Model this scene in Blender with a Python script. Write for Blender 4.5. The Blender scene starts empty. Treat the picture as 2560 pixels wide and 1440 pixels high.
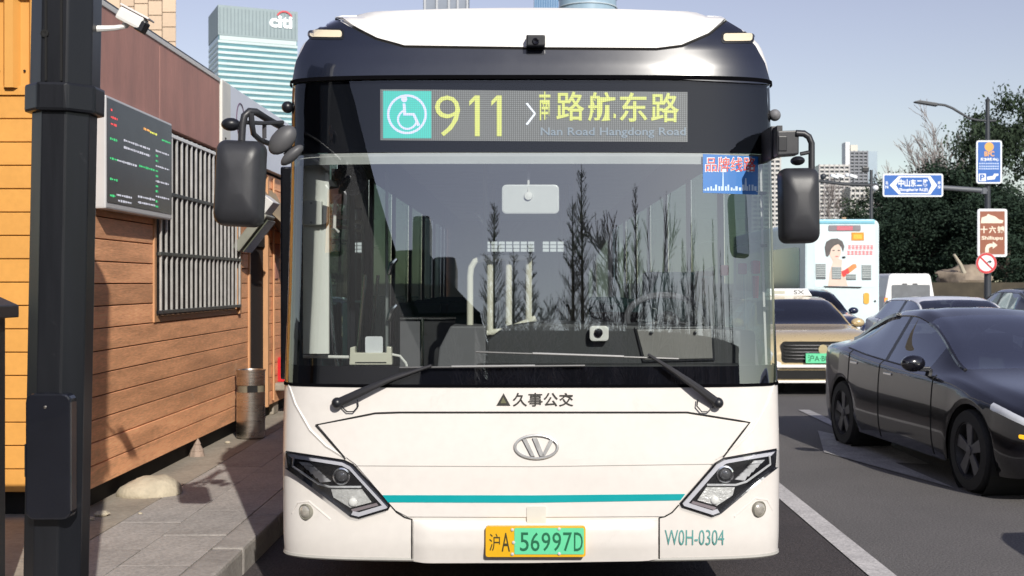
import bpy, bmesh, math, random
import numpy as np
from mathutils import Vector, Matrix
random.seed(7)
sc = bpy.context.scene
C = sc.collection
R = math.radians

# ---------------------------------------------------------------- camera
F, CX, HY, CH = 3000.0, 1320.0, 707.0, 1.7      # focal (px of a 2560 frame), vanishing point, eye height
cam = bpy.data.cameras.new('camera')
camo = bpy.data.objects.new('camera', cam); C.objects.link(camo)
cam.sensor_width = 36.0; cam.lens = 36.0 * F / 2560.0
cam.shift_x = (1280 - CX) / 2560.0; cam.shift_y = -(720 - HY) / 2560.0
cam.dof.use_dof = True; cam.dof.focus_distance = 6.3; cam.dof.aperture_fstop = 6.5
cam.clip_start = 0.05; cam.clip_end = 5000
camo.location = (0, 0, CH); camo.rotation_euler = (R(90), 0, 0)
sc.camera = camo
# ---------------------------------------------------------------- sky, sun, exposure
SUN = Vector((1.13, -3.3, 2.0)).normalized()
w = bpy.data.worlds.new('World'); sc.world = w; w.use_nodes = True
nt = w.node_tree
sky = nt.nodes.new('ShaderNodeTexSky'); sky.sky_type = 'NISHITA'; sky.sun_disc = False
sky.sun_elevation = math.asin(SUN.z); sky.sun_rotation = math.atan2(SUN.x, SUN.y)
sky.altitude = 0; sky.air_density = 1.15; sky.dust_density = 0.4; sky.ozone_density = 1.0
bg = nt.nodes['Background']; bg.inputs[1].default_value = 0.081
hs_ = nt.nodes.new('ShaderNodeHueSaturation'); hs_.inputs['Saturation'].default_value = .70; hs_.inputs['Hue'].default_value = .538
nt.links.new(sky.outputs[0], hs_.inputs['Color']); nt.links.new(hs_.outputs[0], bg.inputs[0])
sl = bpy.data.lights.new('sun', 'SUN'); sl.energy = 3.3; sl.angle = R(0.53); sl.color = (1, 0.95, 0.87)
so = bpy.data.objects.new('sun', sl); C.objects.link(so)
so.rotation_euler = SUN.to_track_quat('Z', 'Y').to_euler(); so.location = (8, -20, 20)
sc.view_settings.view_transform = 'Standard'; sc.view_settings.look = 'None'
sc.view_settings.gamma = 1; sc.view_settings.exposure = 0.5
sc.cycles.max_bounces = 10; sc.cycles.transparent_max_bounces = 16; sc.cycles.caustics_reflective = False; sc.cycles.caustics_refractive = False

# ---------------------------------------------------------------- helpers
def P(px, py, Y): return Vector(((px - CX) * Y / F, Y, CH - (py - HY) * Y / F))
def G(px, py, z=0.0):
    Y = (CH - z) * F / (py - HY); return Vector(((px - CX) * Y / F, Y, z))
def lerp(a, b, t): return a + (b - a) * t

MATS = {}
def M(name, col, rough=.5, metal=0., var=.12, scale=4., bump=0., bscale=80., coat=0., spec=.5, stretch=(1, 1, 1), objvar=0., detail=6, var2=0., emit=0., fscale=0., blotch=None, bth=.62, bsc=0.):
    if name in MATS: return MATS[name]
    m = bpy.data.materials.new(name); m.use_nodes = True; n = m.node_tree.nodes; L = m.node_tree.links
    b = n['Principled BSDF']
    b.inputs['Roughness'].default_value = rough; b.inputs['Metallic'].default_value = metal
    b.inputs['Coat Weight'].default_value = coat; b.inputs['Coat Roughness'].default_value = .03
    b.inputs['Specular IOR Level'].default_value = spec
    tc = n.new('ShaderNodeTexCoord'); mp = n.new('ShaderNodeMapping'); mp.inputs['Scale'].default_value = stretch
    L.new(tc.outputs['Object'], mp.inputs[0])
    nz = n.new('ShaderNodeTexNoise'); nz.inputs['Scale'].default_value = scale; nz.inputs['Detail'].default_value = detail
    nz.inputs['Roughness'].default_value = .65
    L.new(mp.outputs[0], nz.inputs['Vector'])
    mr = n.new('ShaderNodeMapRange'); mr.inputs[1].default_value = .25; mr.inputs[2].default_value = .75
    mr.inputs[3].default_value = 1 - var; mr.inputs[4].default_value = 1 + var
    L.new(nz.outputs['Fac'], mr.inputs[0])
    val = mr.outputs[0]
    if var2:
        n2 = n.new('ShaderNodeTexNoise'); n2.inputs['Scale'].default_value = fscale or scale * 14; n2.inputs['Detail'].default_value = 4
        L.new(mp.outputs[0], n2.inputs['Vector'])
        m2 = n.new('ShaderNodeMapRange'); m2.inputs[1].default_value = .3; m2.inputs[2].default_value = .7
        m2.inputs[3].default_value = 1 - var2; m2.inputs[4].default_value = 1 + var2; L.new(n2.outputs['Fac'], m2.inputs[0])
        mu = n.new('ShaderNodeMath'); mu.operation = 'MULTIPLY'; L.new(val, mu.inputs[0]); L.new(m2.outputs[0], mu.inputs[1]); val = mu.outputs[0]
    if objvar:
        oi = n.new('ShaderNodeObjectInfo'); m3 = n.new('ShaderNodeMapRange')
        m3.inputs[3].default_value = 1 - objvar; m3.inputs[4].default_value = 1 + objvar; L.new(oi.outputs['Random'], m3.inputs[0])
        mu = n.new('ShaderNodeMath'); mu.operation = 'MULTIPLY'; L.new(val, mu.inputs[0]); L.new(m3.outputs[0], mu.inputs[1]); val = mu.outputs[0]
    vm = n.new('ShaderNodeVectorMath'); vm.operation = 'SCALE'; vm.inputs[0].default_value = col
    L.new(val, vm.inputs['Scale']); cout = vm.outputs[0]
    if blotch:                                             # stains and scuffs with a shape of their own
        n4 = n.new('ShaderNodeTexNoise'); n4.inputs['Scale'].default_value = bsc or scale * 2; n4.inputs['Detail'].default_value = 8; n4.inputs['Roughness'].default_value = .7; n4.inputs['Distortion'].default_value = .6
        L.new(tc.outputs['Object'], n4.inputs['Vector']); m4 = n.new('ShaderNodeMapRange'); m4.inputs[1].default_value = bth; m4.inputs[2].default_value = bth + .12; L.new(n4.outputs['Fac'], m4.inputs[0])
        mu4 = n.new('ShaderNodeMath'); mu4.operation = 'MULTIPLY'; mu4.inputs[1].default_value = blotch[3]; L.new(m4.outputs[0], mu4.inputs[0])
        mx4 = n.new('ShaderNodeMix'); mx4.data_type = 'RGBA'; L.new(mu4.outputs[0], mx4.inputs[0]); L.new(cout, mx4.inputs[6]); mx4.inputs[7].default_value = (*blotch[:3], 1); cout = mx4.outputs[2]
    L.new(cout, b.inputs['Base Color'])
    mr2 = n.new('ShaderNodeMapRange'); mr2.inputs[3].default_value = max(0, rough - .12 * min(1, rough * 2)); mr2.inputs[4].default_value = min(1, rough + .12 * min(1, rough * 2))
    L.new(nz.outputs['Fac'], mr2.inputs[0]); L.new(mr2.outputs[0], b.inputs['Roughness'])
    if emit:
        L.new(vm.outputs[0], b.inputs['Emission Color']); b.inputs['Emission Strength'].default_value = emit
    if bump:
        n3 = n.new('ShaderNodeTexNoise'); n3.inputs['Scale'].default_value = bscale; n3.inputs['Detail'].default_value = 5
        L.new(mp.outputs[0], n3.inputs['Vector']); bp = n.new('ShaderNodeBump'); bp.inputs['Strength'].default_value = bump
        bp.inputs['Distance'].default_value = .02; L.new(n3.outputs['Fac'], bp.inputs['Height']); L.new(bp.outputs[0], b.inputs['Normal'])
    MATS[name] = m; return m
def glass(name, tint, refl=.05, rough=.0, wav=0.):
    if name in MATS: return MATS[name]
    m = bpy.data.materials.new(name); m.use_nodes = True; n = m.node_tree.nodes; L = m.node_tree.links
    n.remove(n['Principled BSDF']); out = n['Material Output']
    t = n.new('ShaderNodeBsdfTransparent'); t.inputs[0].default_value = (*tint, 1)
    g = n.new('ShaderNodeBsdfGlossy'); g.inputs['Roughness'].default_value = rough; g.inputs[0].default_value = (.95, .97, 1, 1)
    fr = n.new('ShaderNodeFresnel'); fr.inputs[0].default_value = 1.52
    ad = n.new('ShaderNodeMath'); ad.operation = 'ADD'; ad.use_clamp = True; ad.inputs[1].default_value = refl; L.new(fr.outputs[0], ad.inputs[0])
    mx = n.new('ShaderNodeMixShader'); L.new(ad.outputs[0], mx.inputs[0]); L.new(t.outputs[0], mx.inputs[1]); L.new(g.outputs[0], mx.inputs[2])
    if wav:
        tc = n.new('ShaderNodeTexCoord'); nz = n.new('ShaderNodeTexNoise'); nz.inputs['Scale'].default_value = 1.6; L.new(tc.outputs['Object'], nz.inputs['Vector'])
        bp = n.new('ShaderNodeBump'); bp.inputs['Strength'].default_value = wav; bp.inputs['Distance'].default_value = .05
        L.new(nz.outputs['Fac'], bp.inputs['Height']); L.new(bp.outputs[0], g.inputs['Normal'])
    L.new(mx.outputs[0], out.inputs[0]); MATS[name] = m; return m
def emis(name, col, s, base=(.1, .1, .1)):
    if name in MATS: return MATS[name]
    m = bpy.data.materials.new(name); m.use_nodes = True; b = m.node_tree.nodes['Principled BSDF']
    b.inputs['Base Color'].default_value = (*base, 1); b.inputs['Emission Color'].default_value = (*col, 1); b.inputs['Emission Strength'].default_value = s
    b.inputs['Roughness'].default_value = .6
    MATS[name] = m; return m

def wloc(o):
    v = Vector((0, 0, 0))
    while o is not None: v += o.location; o = o.parent
    return v
def tag(o, label, cat, group=None):
    o['label'] = label; o['category'] = cat
    if group: o['group'] = group
    return o
def thing(name, label, cat, loc=(0, 0, 0), rz=0., group=None):
    o = bpy.data.objects.new(name, None); C.objects.link(o); o.location = loc; o.rotation_euler = (0, 0, rz)
    o.empty_display_size = .2
    return tag(o, label, cat, group)
def struct(o): o['kind'] = 'structure'; return o
def stuff(o): o['kind'] = 'stuff'; return o

class MB:
    def __init__(s): s.v = []; s.f = []
    def add(s, vs, fs):
        k = len(s.v); s.v += [tuple(a) for a in vs]; s.f += [tuple(i + k for i in f) for f in fs]; return s
    def box(s, a, b, rot=None, piv=None):
        (x0, y0, z0), (x1, y1, z1) = a, b
        vs = [Vector(p) for p in ((x0, y0, z0), (x1, y0, z0), (x1, y1, z0), (x0, y1, z0), (x0, y0, z1), (x1, y0, z1), (x1, y1, z1), (x0, y1, z1))]
        if rot is not None:
            c = Vector(piv) if piv is not None else (vs[0] + vs[6]) / 2
            vs = [rot @ (p - c) + c for p in vs]
        return s.add(vs, [(0, 3, 2, 1), (4, 5, 6, 7), (0, 1, 5, 4), (1, 2, 6, 5), (2, 3, 7, 6), (3, 0, 4, 7)])
    def cbox(s, c, d, rot=None):
        c = Vector(c); h = Vector(d) / 2
        return s.box(c - h, c + h, rot)
    def prism(s, pts, d):
        n = len(pts); d = Vector(d); a = [Vector(p) for p in pts]
        return s.add(a + [p + d for p in a], [tuple(range(n))[::-1], tuple(range(n, 2 * n))] + [(i, (i + 1) % n, n + (i + 1) % n, n + i) for i in range(n)])
    def tube(s, pts, r, n=8, cap=True):
        pts = [Vector(p) for p in pts]; m = len(pts); rr = r if isinstance(r, (list, tuple)) else [r] * m
        vs = []; up = None
        for i, p in enumerate(pts):
            d = (pts[min(i + 1, m - 1)] - pts[max(i - 1, 0)])
            if d.length < 1e-9: d = Vector((0, 0, 1))
            d.normalize()
            if up is None: up = d.orthogonal().normalized()
            up = (up - d * up.dot(d))
            up = up.normalized() if up.length > 1e-6 else d.orthogonal().normalized()
            q = d.cross(up)
            for k in range(n):
                a = 2 * math.pi * (k + .5) / n; vs.append(p + (up * math.cos(a) + q * math.sin(a)) * rr[i])
        fs = [(i * n + k, i * n + (k + 1) % n, (i + 1) * n + (k + 1) % n, (i + 1) * n + k) for i in range(m - 1) for k in range(n)]
        if cap: fs += [tuple(range(n))[::-1], tuple(range((m - 1) * n, m * n))]
        return s.add(vs, fs)
    def lathe(s, c, ax, prof, n=20, cap=True):
        c = Vector(c); ax = Vector(ax).normalized(); u = ax.orthogonal().normalized(); q = ax.cross(u); m = len(prof); vs = []
        for r, h in prof:
            for k in range(n):
                a = 2 * math.pi * (k + .5) / n; vs.append(c + ax * h + (u * math.cos(a) + q * math.sin(a)) * r)
        fs = [(i * n + k, i * n + (k + 1) % n, (i + 1) * n + (k + 1) % n, (i + 1) * n + k) for i in range(m - 1) for k in range(n)]
        if cap and prof[0][0] > 1e-5: fs.append(tuple(range(n))[::-1])
        if cap and prof[-1][0] > 1e-5: fs.append(tuple(range((m - 1) * n, m * n)))
        return s.add(vs, fs)
    def ball(s, c, r, n=14, m=8):
        r = Vector(r) if not isinstance(r, (int, float)) else Vector((r, r, r)); c = Vector(c)
        k0 = len(s.v); s.lathe((0, 0, 0), (0, 0, 1), [(max(math.sin(math.pi * i / m), 1e-6), -math.cos(math.pi * i / m)) for i in range(m + 1)], n)
        for i in range(k0, len(s.v)):
            p = s.v[i]; s.v[i] = (c.x + p[0] * r.x, c.y + p[1] * r.y, c.z + p[2] * r.z)
        return s
    def rot(s, mat, piv):
        piv = Vector(piv); s.v = [tuple(mat @ (Vector(p) - piv) + piv) for p in s.v]; return s
    def build(s, name, mat, parent=None, bevel=0., seg=2, smooth=False, world=True, loc=None, auto=None, recalc=True, merge=False):
        bm = bmesh.new(); off = wloc(parent) if (world and parent is not None) else Vector((0, 0, 0))
        if loc is not None: off = Vector(loc)
        vs = [bm.verts.new(Vector(p) - off) for p in s.v]
        for f in s.f:
            try: bm.faces.new([vs[i] for i in f])
            except ValueError: pass
        if merge: bmesh.ops.remove_doubles(bm, verts=bm.verts, dist=1e-5)
        if recalc: bmesh.ops.recalc_face_normals(bm, faces=bm.faces)
        if bevel:
            es = [e for e in bm.edges if len(e.link_faces) == 2 and e.calc_face_angle(0) > .45]
            bmesh.ops.bevel(bm, geom=es, offset=bevel, segments=seg, affect='EDGES', profile=.6, clamp_overlap=True)
        if smooth:
            for f in bm.faces: f.smooth = True
            for e in bm.edges:
                if len(e.link_faces) == 2 and e.calc_face_angle(0) > (auto or .7): e.smooth = False
        me = bpy.data.meshes.new(name); bm.to_mesh(me); bm.free()
        me.materials.append(mat)
        o = bpy.data.objects.new(name, me); C.objects.link(o)
        if parent is not None: o.parent = parent
        if loc is not None: o.location = loc
        return o
def box(name, a, b, mat, parent=None, bevel=0., **k): return MB().box(a, b).build(name, mat, parent, bevel, **k)
def clone(o, parent):
    c = o.copy(); C.objects.link(c); c.parent = parent
    for ch in o.children: clone(ch, c)
    return c
def rrect(cx, cy, hw, hh, r, n=5):
    out = []
    for (sx, sy, a0) in ((1, 1, 0), (-1, 1, 90), (-1, -1, 180), (1, -1, 270)):
        for i in range(n + 1):
            a = R(a0 + 90 * i / n); out.append((cx + sx * (hw - r) + r * math.cos(a), cy + sy * (hh - r) + r * math.sin(a)))
    return out
def ell(cx, cy, rx, ry, n=24, a0=0): return [(cx + rx * math.cos(2 * math.pi * i / n + a0), cy + ry * math.sin(2 * math.pi * i / n + a0)) for i in range(n)]

_tc = {}
def text_geo(body, bold=0.):
    if (body, bold) in _tc: return _tc[(body, bold)]
    c = bpy.data.curves.new('t', 'FONT'); c.body = body; c.offset = bold; c.resolution_u = 3
    o = bpy.data.objects.new('t', c); C.objects.link(o); bpy.context.view_layer.update()
    me = bpy.data.meshes.new_from_object(o.evaluated_get(bpy.context.evaluated_depsgraph_get()))
    vs = [(v.co.x, v.co.y) for v in me.vertices]; fs = [tuple(p.vertices) for p in me.polygons]
    x0 = min(v[0] for v in vs); x1 = max(v[0] for v in vs); y0 = min(v[1] for v in vs); y1 = max(v[1] for v in vs)
    vs = [((a - x0) / (x1 - x0), (b - y0) / (y1 - y0)) for a, b in vs]
    bpy.data.objects.remove(o); bpy.data.curves.remove(c); bpy.data.meshes.remove(me)
    _tc[(body, bold)] = (vs, fs); return vs, fs
def put_text(name, body, x0, y0, x1, y1, fn, mat, parent, bold=0., u=(0, 1), **k):
    """print text so that it fills the rectangle x0..x1, y0 (top)..y1 (bottom) of the 2-D frame that fn maps to space"""
    vs, fs = text_geo(body, bold); mb = MB()
    mb.add([fn(x0 + (x1 - x0) * a, y1 + (y0 - y1) * b) for a, b in vs], fs)
    return mb.build(name, mat, parent, recalc=False, **k)
def flat(pts, fn, mb=None):
    mb = mb or MB(); mb.add([fn(x, y) for x, y in pts], [tuple(range(len(pts)))]); return mb
def plate(pts, fn, back, mb=None):
    """polygon in a 2-D frame with thickness along vector back"""
    mb = mb or MB(); mb.prism([fn(x, y) for x, y in pts], back); return mb

# ---------------------------------------------------------------- materials
asphalt = M('asphalt', (.14, .132, .129), .85, var=.2, scale=.45, bump=.8, bscale=110, var2=.42, fscale=70, blotch=(.06, .056, .055, .7), bth=.60, bsc=.8)
buslane = M('bus_lane_asphalt', (.062, .052, .052), .85, var=.25, scale=.8, bump=.8, bscale=110, var2=.45, fscale=70, blotch=(.03, .027, .027, .7), bsc=1.2)
paint = M('road_paint', (.52, .50, .49), .7, var=.2, scale=3, var2=.25, fscale=60, bump=.3, blotch=(.2, .19, .18, .8), bth=.58, bsc=7)
slabm = M('paving_slab', (.36, .337, .312), .8, var=.22, scale=2.5, bump=.3, bscale=60, objvar=.10, var2=.22, fscale=55, blotch=(.16, .14, .12, .6), bth=.58, bsc=4)
jointm = M('paving_joint', (.10, .09, .08), .95, var=.3, scale=8)
kerbm = M('kerb_stone', (.34, .315, .29), .8, var=.25, scale=3, bump=.3, bscale=70, objvar=.08, var2=.15)
cement = M('cement_strip', (.33, .29, .235), .9, var=.25, scale=2, bump=.35, bscale=40, var2=.12)
wood = M('brown_plank', (.86, .43, .22), .6, var=.34, scale=2.2, stretch=(2, .5, 4), bump=.15, bscale=25, objvar=.16, var2=.14, fscale=22, blotch=(.78, .55, .36, .55), bth=.62, bsc=3.2)
ywood = M('yellow_plank', (.68, .33, .075), .5, var=.08, scale=1.5, bump=.05, bscale=30, objvar=.035, var2=.04, blotch=(.45, .22, .06, .35), bth=.63, bsc=2)
trimwood = M('light_wood_trim', (.55, .29, .14), .55, var=.15, scale=5, stretch=(3, 3, .6))
black = M('black_paint', (.012, .013, .017), .38, var=.2, scale=3)
blackp = M('black_plastic', (.022, .022, .026), .5, var=.15, scale=6, bump=.04, bscale=300)
poleb = M('pole_black', (.008, .009, .012), .34, var=.18, scale=3, stretch=(6, 6, .5), blotch=(.06, .06, .065, .5), bth=.64, bsc=9)
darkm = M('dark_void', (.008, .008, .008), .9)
steel = M('brushed_steel', (.62, .58, .52), .28, metal=1, var=.15, scale=3, stretch=(1, 1, 8))
barm = M('bar_steel', (.55, .54, .52), .4, metal=.35, var=.2, scale=8)
chrome = M('chrome', (.8, .8, .8), .12, metal=1, var=.04)
fascb = M('brown_fascia', (.40, .20, .16), .6, var=.22, scale=1.4, stretch=(1, 3, .7), var2=.05)
fascg = M('grey_fascia', (.68, .72, .80), .5, var=.06, scale=1)
greym = M('light_grey_metal', (.55, .54, .52), .5, var=.1, scale=2)
whitep = M('white_plastic', (.78, .77, .74), .35, var=.05)
redp = M('red_plastic', (.55, .012, .02), .45, var=.1)
redw = M('dark_red_wood', (.16, .012, .008), .35, var=.25, scale=2, stretch=(2, 2, .4), coat=.3)
greyp = M('grey_plastic', (.11, .11, .12), .5, var=.1)
rubber = M('rubber', (.015, .015, .015), .8, var=.15)
stone = M('pale_stone', (.50, .44, .33), .9, var=.2, scale=9, bump=.5, bscale=30)
signw = M('sign_white', (.75, .77, .80), .4, var=.05)
winglass = M('dark_window', (.025, .03, .032), .06, var=.3, scale=2, spec=.8)

# ---------------------------------------------------------------- ground, road, pavement
struct(box('ground', (-900, -300, -.6), (900, 2500, -.03), M('ground_soil', (.11, .10, .08), .95, var=.3, scale=.05)))
struct(box('road', (-1.66, -60, -.03), (17.6, 400, 0), asphalt))
struct(flat([(-1.655, -20), (1.96, -20), (1.96, 120), (-1.655, 120)], lambda x, y: (x, y, .004)).build('bus_lane', buslane))
struct(MB().add([(1.97, 3, .008), (2.13, 3, .008), (2.12, 80, .008), (1.98, 80, .008)], [(0, 1, 2, 3)]).build('lane_line', paint))
for k in range(7):
    y0 = 20 + k * 9
    struct(MB().add([(5.55, y0, .008), (5.69, y0, .008), (5.69, y0 + 4, .008), (5.55, y0 + 4, .008)], [(0, 1, 2, 3)]).build('lane_dash', paint))
struct(flat([(3.32, 13.75), (2.96, 12.0), (3.52, 9.9), (3.46, 11.3), (3.75, 11.2), (3.75, 16), (3.6, 16), (3.6, 12.9)], lambda x, y: (x, y, .008)).build('lane_arrow', M('worn_paint', (.33, .32, .32), .75, var=.3, scale=4, var2=.3)))
# pavement: bed, slabs, kerb stones, cement strip at the wall
pav = struct(box('pavement', (-40, -10, -.03), (-1.852, 60, .135), jointm))
slab = None; mb0 = MB().box((0, 0, 0), (.389, .789, .045))
random.seed(3)
for i in range(2):
    for j in range(32):
        if slab is None:
            slab = mb0.build('slab', slabm, None, bevel=.002, seg=1); o = slab
        else: o = slab.copy(); C.objects.link(o)
        o.parent = pav; o.location = (-2.637 + i * .395, 3.0 + j * .795 + (.4 if i else 0), .106 + random.uniform(-.002, .002))
        o.rotation_euler = (random.uniform(-.004, .004), random.uniform(-.004, .004), 0)
struct(box('cement_strip', (-3.6, 2.5, .135), (-2.645, 30, .151), cement, bevel=.003))
kerb = struct(MB().box((-1.85, 0, -.03), (-1.66, .99, .155)).build('kerb', kerbm, None, bevel=.02, loc=(-1.755, 0, 0)))
for j in range(30):
    o = kerb.copy(); C.objects.link(o); o.parent = kerb; o.location = (random.uniform(-.003, .003), 1.0 * (j + 1), random.uniform(-.003, .003)); o.name = 'kerb_stone'
for o in kerb.children:
    if 'kind' in o: del o['kind']
# far kerb and park strip
struct(box('far_pavement', (17.6, -20, -.03), (26, 300, .12), M('far_paving', (.27, .25, .22), .9, var=.2, scale=1)))
struct(box('park_lawn', (26, -20, -.03), (120, 300, .14), M('lawn', (.07, .09, .03), .95, var=.4, scale=1.5, bump=.6, bscale=20)))

# ---------------------------------------------------------------- wooden kiosk on the left
WX = -2.95; YC = 7.94
kiosk = thing('wooden_kiosk', 'long kiosk clad in brown and yellow planks with a barred window', 'kiosk', (WX - 1.5, 12, .15))
def wy(px): return F * (-WX) / (CX - px)             # depth on the road-side wall seen at a pixel column
Yw0, Yw1, Yd0, Yd1, Yend = wy(388), wy(592), wy(622), wy(665), 17.0
zb, zw0, zft = .303, 1.437, 2.93
box('wall_core', (-6.5, YC + .03, .32), (WX - .03, Yend, 3.55), M('dark_sheathing', (.012, .006, .004), .95), kiosk)
box('gap_shade', (-6.4, YC + .1, .13), (WX - .09, Yend, .33), darkm, kiosk)  # black fill stands for the shade in the gap under the planks
ph = .1545
def plank(y0, y1, z0, z1, mat=wood): box('plank', (WX - .028, y0, z0 + .004), (WX + random.uniform(-.002, .002), y1, z1 - .004), mat, kiosk, bevel=.003, seg=1)
nrow = 17
for r in range(nrow):
    z0 = zb + r * ph; z1 = z0 + ph
    if z1 < zw0 + .02:
        ysp = YC + .01
        plank(ysp, Yd0 - .03, z0, z1)
    else:
        plank(YC + .01, Yw0 - .06, z0, z1); plank(Yw1 + .09, Yd0 - .03, z0, z1)
    plank(Yd1 + .06, 14.6, z0, z1); plank(14.61, Yend, z0, z1)
# yellow end wall facing the camera
for r in range(17):
    z0 = zb + r * ph + .01
    box('yellow_plank', (-6.5, YC - .004 + random.uniform(-.0015, .0015), z0 + .003), (WX + .004, YC + .028, z0 + ph - .003), ywood, kiosk, bevel=.004, seg=1)
box('yellow_trim', (-6.5, YC - .02, 2.94), (WX + .01, YC + .028, 3.0), ywood, kiosk, bevel=.004)
px_ = []; x = WX - .01; up = False                     # corrugated yellow sheet
while x > -5.5:
    d = YC - .055 if up else YC - .005
    px_ += [(x, d), (x - .055, d)]; x -= .085; up = not up
mbc = MB(); n = len(px_)
mbc.add([(a, b, 2.985) for a, b in px_] + [(a, b, 3.63) for a, b in px_], [(i, i + 1, n + i + 1, n + i) for i in range(n - 1)])
cs = mbc.build('corrugated_sheet', M('yellow_sheet', (.66, .33, .08), .45, var=.06, scale=2), kiosk)
for k in range(10):
    MB().lathe((WX - .035 - .17 * k, YC - .012, 3.1), (0, -1, 0), [(.008, 0), (.008, .006), (.001, .008)], 8).build('screw', darkm, cs)
# fascia panels along the top
for y0, y1 in ((YC - .05, 9.45), (9.455, 11.28)):
    box('fascia_panel', (WX - .02, y0, 2.95), (WX + .05, y1, 3.585), fascb, kiosk, bevel=.004)
box('corner_post', (WX - .03, 11.29, 2.94), (WX + .075, 11.62, 3.62), M('off_white_metal', (.62, .61, .56), .5, var=.08), kiosk, bevel=.02)
for z in (3.0, 3.07): MB().lathe((WX + .076, 11.4, z), (1, 0, 0), [(.012, 0), (.012, .006), (.001, .01)], 8).build('bolt', darkm, kiosk)
gp = box('grey_fascia_panel', (WX - .02, 11.63, 2.96), (WX + .06, 15.2, 3.62), fascg, kiosk, bevel=.004)
gp['label'] = 'plain grey fascia panel with a thin oval outline'
ring = [(WX + .063, 12.05 + .16 * math.cos(a), 3.33 + .17 * math.sin(a)) for a in [2 * math.pi * i / 28 for i in range(29)]]
MB().tube(ring, .006, 5).build('oval_outline', M('dull_purple', (.12, .07, .12), .6), gp)
roof = MB().box((-6.6, YC - .06, 3.585), (WX + .06, 11.28, 3.625)).build('roof', greym, kiosk, bevel=.006)
box('roof_edge', (WX - .06, YC - .02, 3.626), (WX + .02, 11.2, 3.665), black, roof, bevel=.005)
MB().box((-6.6, 11.63, 3.62), (WX + .0, 15.2, 3.66)).build('roof', greym, kiosk, bevel=.006)
# barred window
win = box('window_pane', (WX - .05, Yw0, zw0), (WX - .035, Yw1, 2.94), glass('kiosk_glass', (.5, .52, .5), .12), kiosk)
box('window_recess', (WX - .34, Yw0 - .02, zw0 - .02), (WX - .33, Yw1 + .02, 2.96), M('curtain_dull', (.10, .11, .105), .9, var=.6, scale=3, stretch=(1, 6, .3)), kiosk)
for ym in (Yw0 + (Yw1 - Yw0) * .33, Yw0 + (Yw1 - Yw0) * .66): box('mullion', (WX - .052, ym - .02, zw0), (WX - .03, ym + .02, 2.94), greym, kiosk)
fr = MB(); fr.box((WX - .05, Yw0 - .055, zw0 - .05), (WX + .012, Yw0, 2.94)); fr.box((WX - .05, Yw1, zw0 - .05), (WX + .03, Yw1 + .085, 2.94))
fr.box((WX - .05, Yw0, zw0 - .05), (WX + .010, Yw1, zw0 - .002)); fr.build('window_frame', trimwood, kiosk, bevel=.004)
nb = 19; xb = WX + .034
for k in range(nb):
    y = Yw0 + .03 + (Yw1 - Yw0 - .06) * k / (nb - 1)
    MB().tube([(xb, y, zw0 + .02), (xb, y, 2.92)], .0115, 8).build('window_bar', barm, kiosk, smooth=True)
for z, m_ in ((zw0 + .03, black), (1.93, M('dark_rail', (.05, .055, .05), .5)), (2.42, MATS['dark_rail']), (2.9, whitep)):
    box('window_rail', (xb - .014, Yw0 - .005, z - .015), (xb + .014, Yw1 - .0, z + .015), m_, kiosk, bevel=.004)
for y in (Yw0, Yw1 + .0):
    for z in (zw0 + .03, 1.93, 2.42): box('rail_bracket', (WX - .03, y - .012, z - .012), (xb - .015, y + .012, z + .012), black, kiosk)
# doorway
box('door', (WX - .12, Yd0 + .04, .32), (WX - .08, Yd1 - .02, 2.35), redw, kiosk, bevel=.01)
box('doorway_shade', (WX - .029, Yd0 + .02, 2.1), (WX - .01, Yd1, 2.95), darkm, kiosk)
fr = MB(); fr.box((WX - .1, Yd0 - .028, .3), (WX + .015, Yd0 + .03, 2.9)); fr.box((WX - .1, Yd1 - .01, .3), (WX + .025, Yd1 + .055, 2.9)); fr.build('door_frame', trimwood, kiosk, bevel=.004)
box('notice_plate', (WX + .004, 13.95, 1.75), (WX + .012, 14.15, 2.15), M('notice', (.5, .22, .16), .6, var=.3, scale=20), kiosk)
MB().tube([(WX + .02, 13.82, .35), (WX + .02, 13.82, 2.9)], .014, 6).build('conduit', trimwood, kiosk)
# sloping cloth awning over the door and floodlight
aw = MB(); aw.prism([(WX, Yd0 + .25, 2.62), (WX + .36, Yd0 + .75, 2.22), (WX + .34, Yd0 + 1.6, 1.98), (WX, Yd0 + 2.4, 2.1), (WX, Yd0 + 1.2, 2.75)], (0, .02, .03))
tag(aw.build('awning_cloth', M('khaki_cloth', (.26, .2, .13), .9, var=.3, scale=5, bump=.5, bscale=14), loc=(WX + .1, Yd0 + 1, 2)), 'khaki cloth hanging over the dark red kiosk door', 'awning')
lp = P(640, 580, 12.2)
fl = thing('floodlight', 'grey rectangular floodlight tilted down beside the kiosk window', 'floodlight', (lp.x, lp.y, lp.z - .2))
rt = Matrix.Rotation(R(38), 3, 'Y')
MB().cbox(lp + Vector((-.02, 0, 0)), (.09, .42, .46), rt).build('housing', M('floodlight_grey', (.22, .22, .18), .5, var=.2), fl, bevel=.015)
MB().cbox(lp + Vector((.035, 0, -.045)), (.012, .36, .40), rt).build('lens', M('floodlight_lens', (.10, .11, .08), .15), fl)
MB().box((lp.x + .02, lp.y - .16, lp.z + .14), (lp.x + .16, lp.y + .16, lp.z + .36), rt).build('driver_box', greym, fl, bevel=.01)
MB().tube([(WX, lp.y + .1, lp.z + .28), (lp.x + .02, lp.y + .1, lp.z + .28), (lp.x, lp.y + .1, lp.z + .05)], .014, 6).build('bracket', black, fl)

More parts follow.
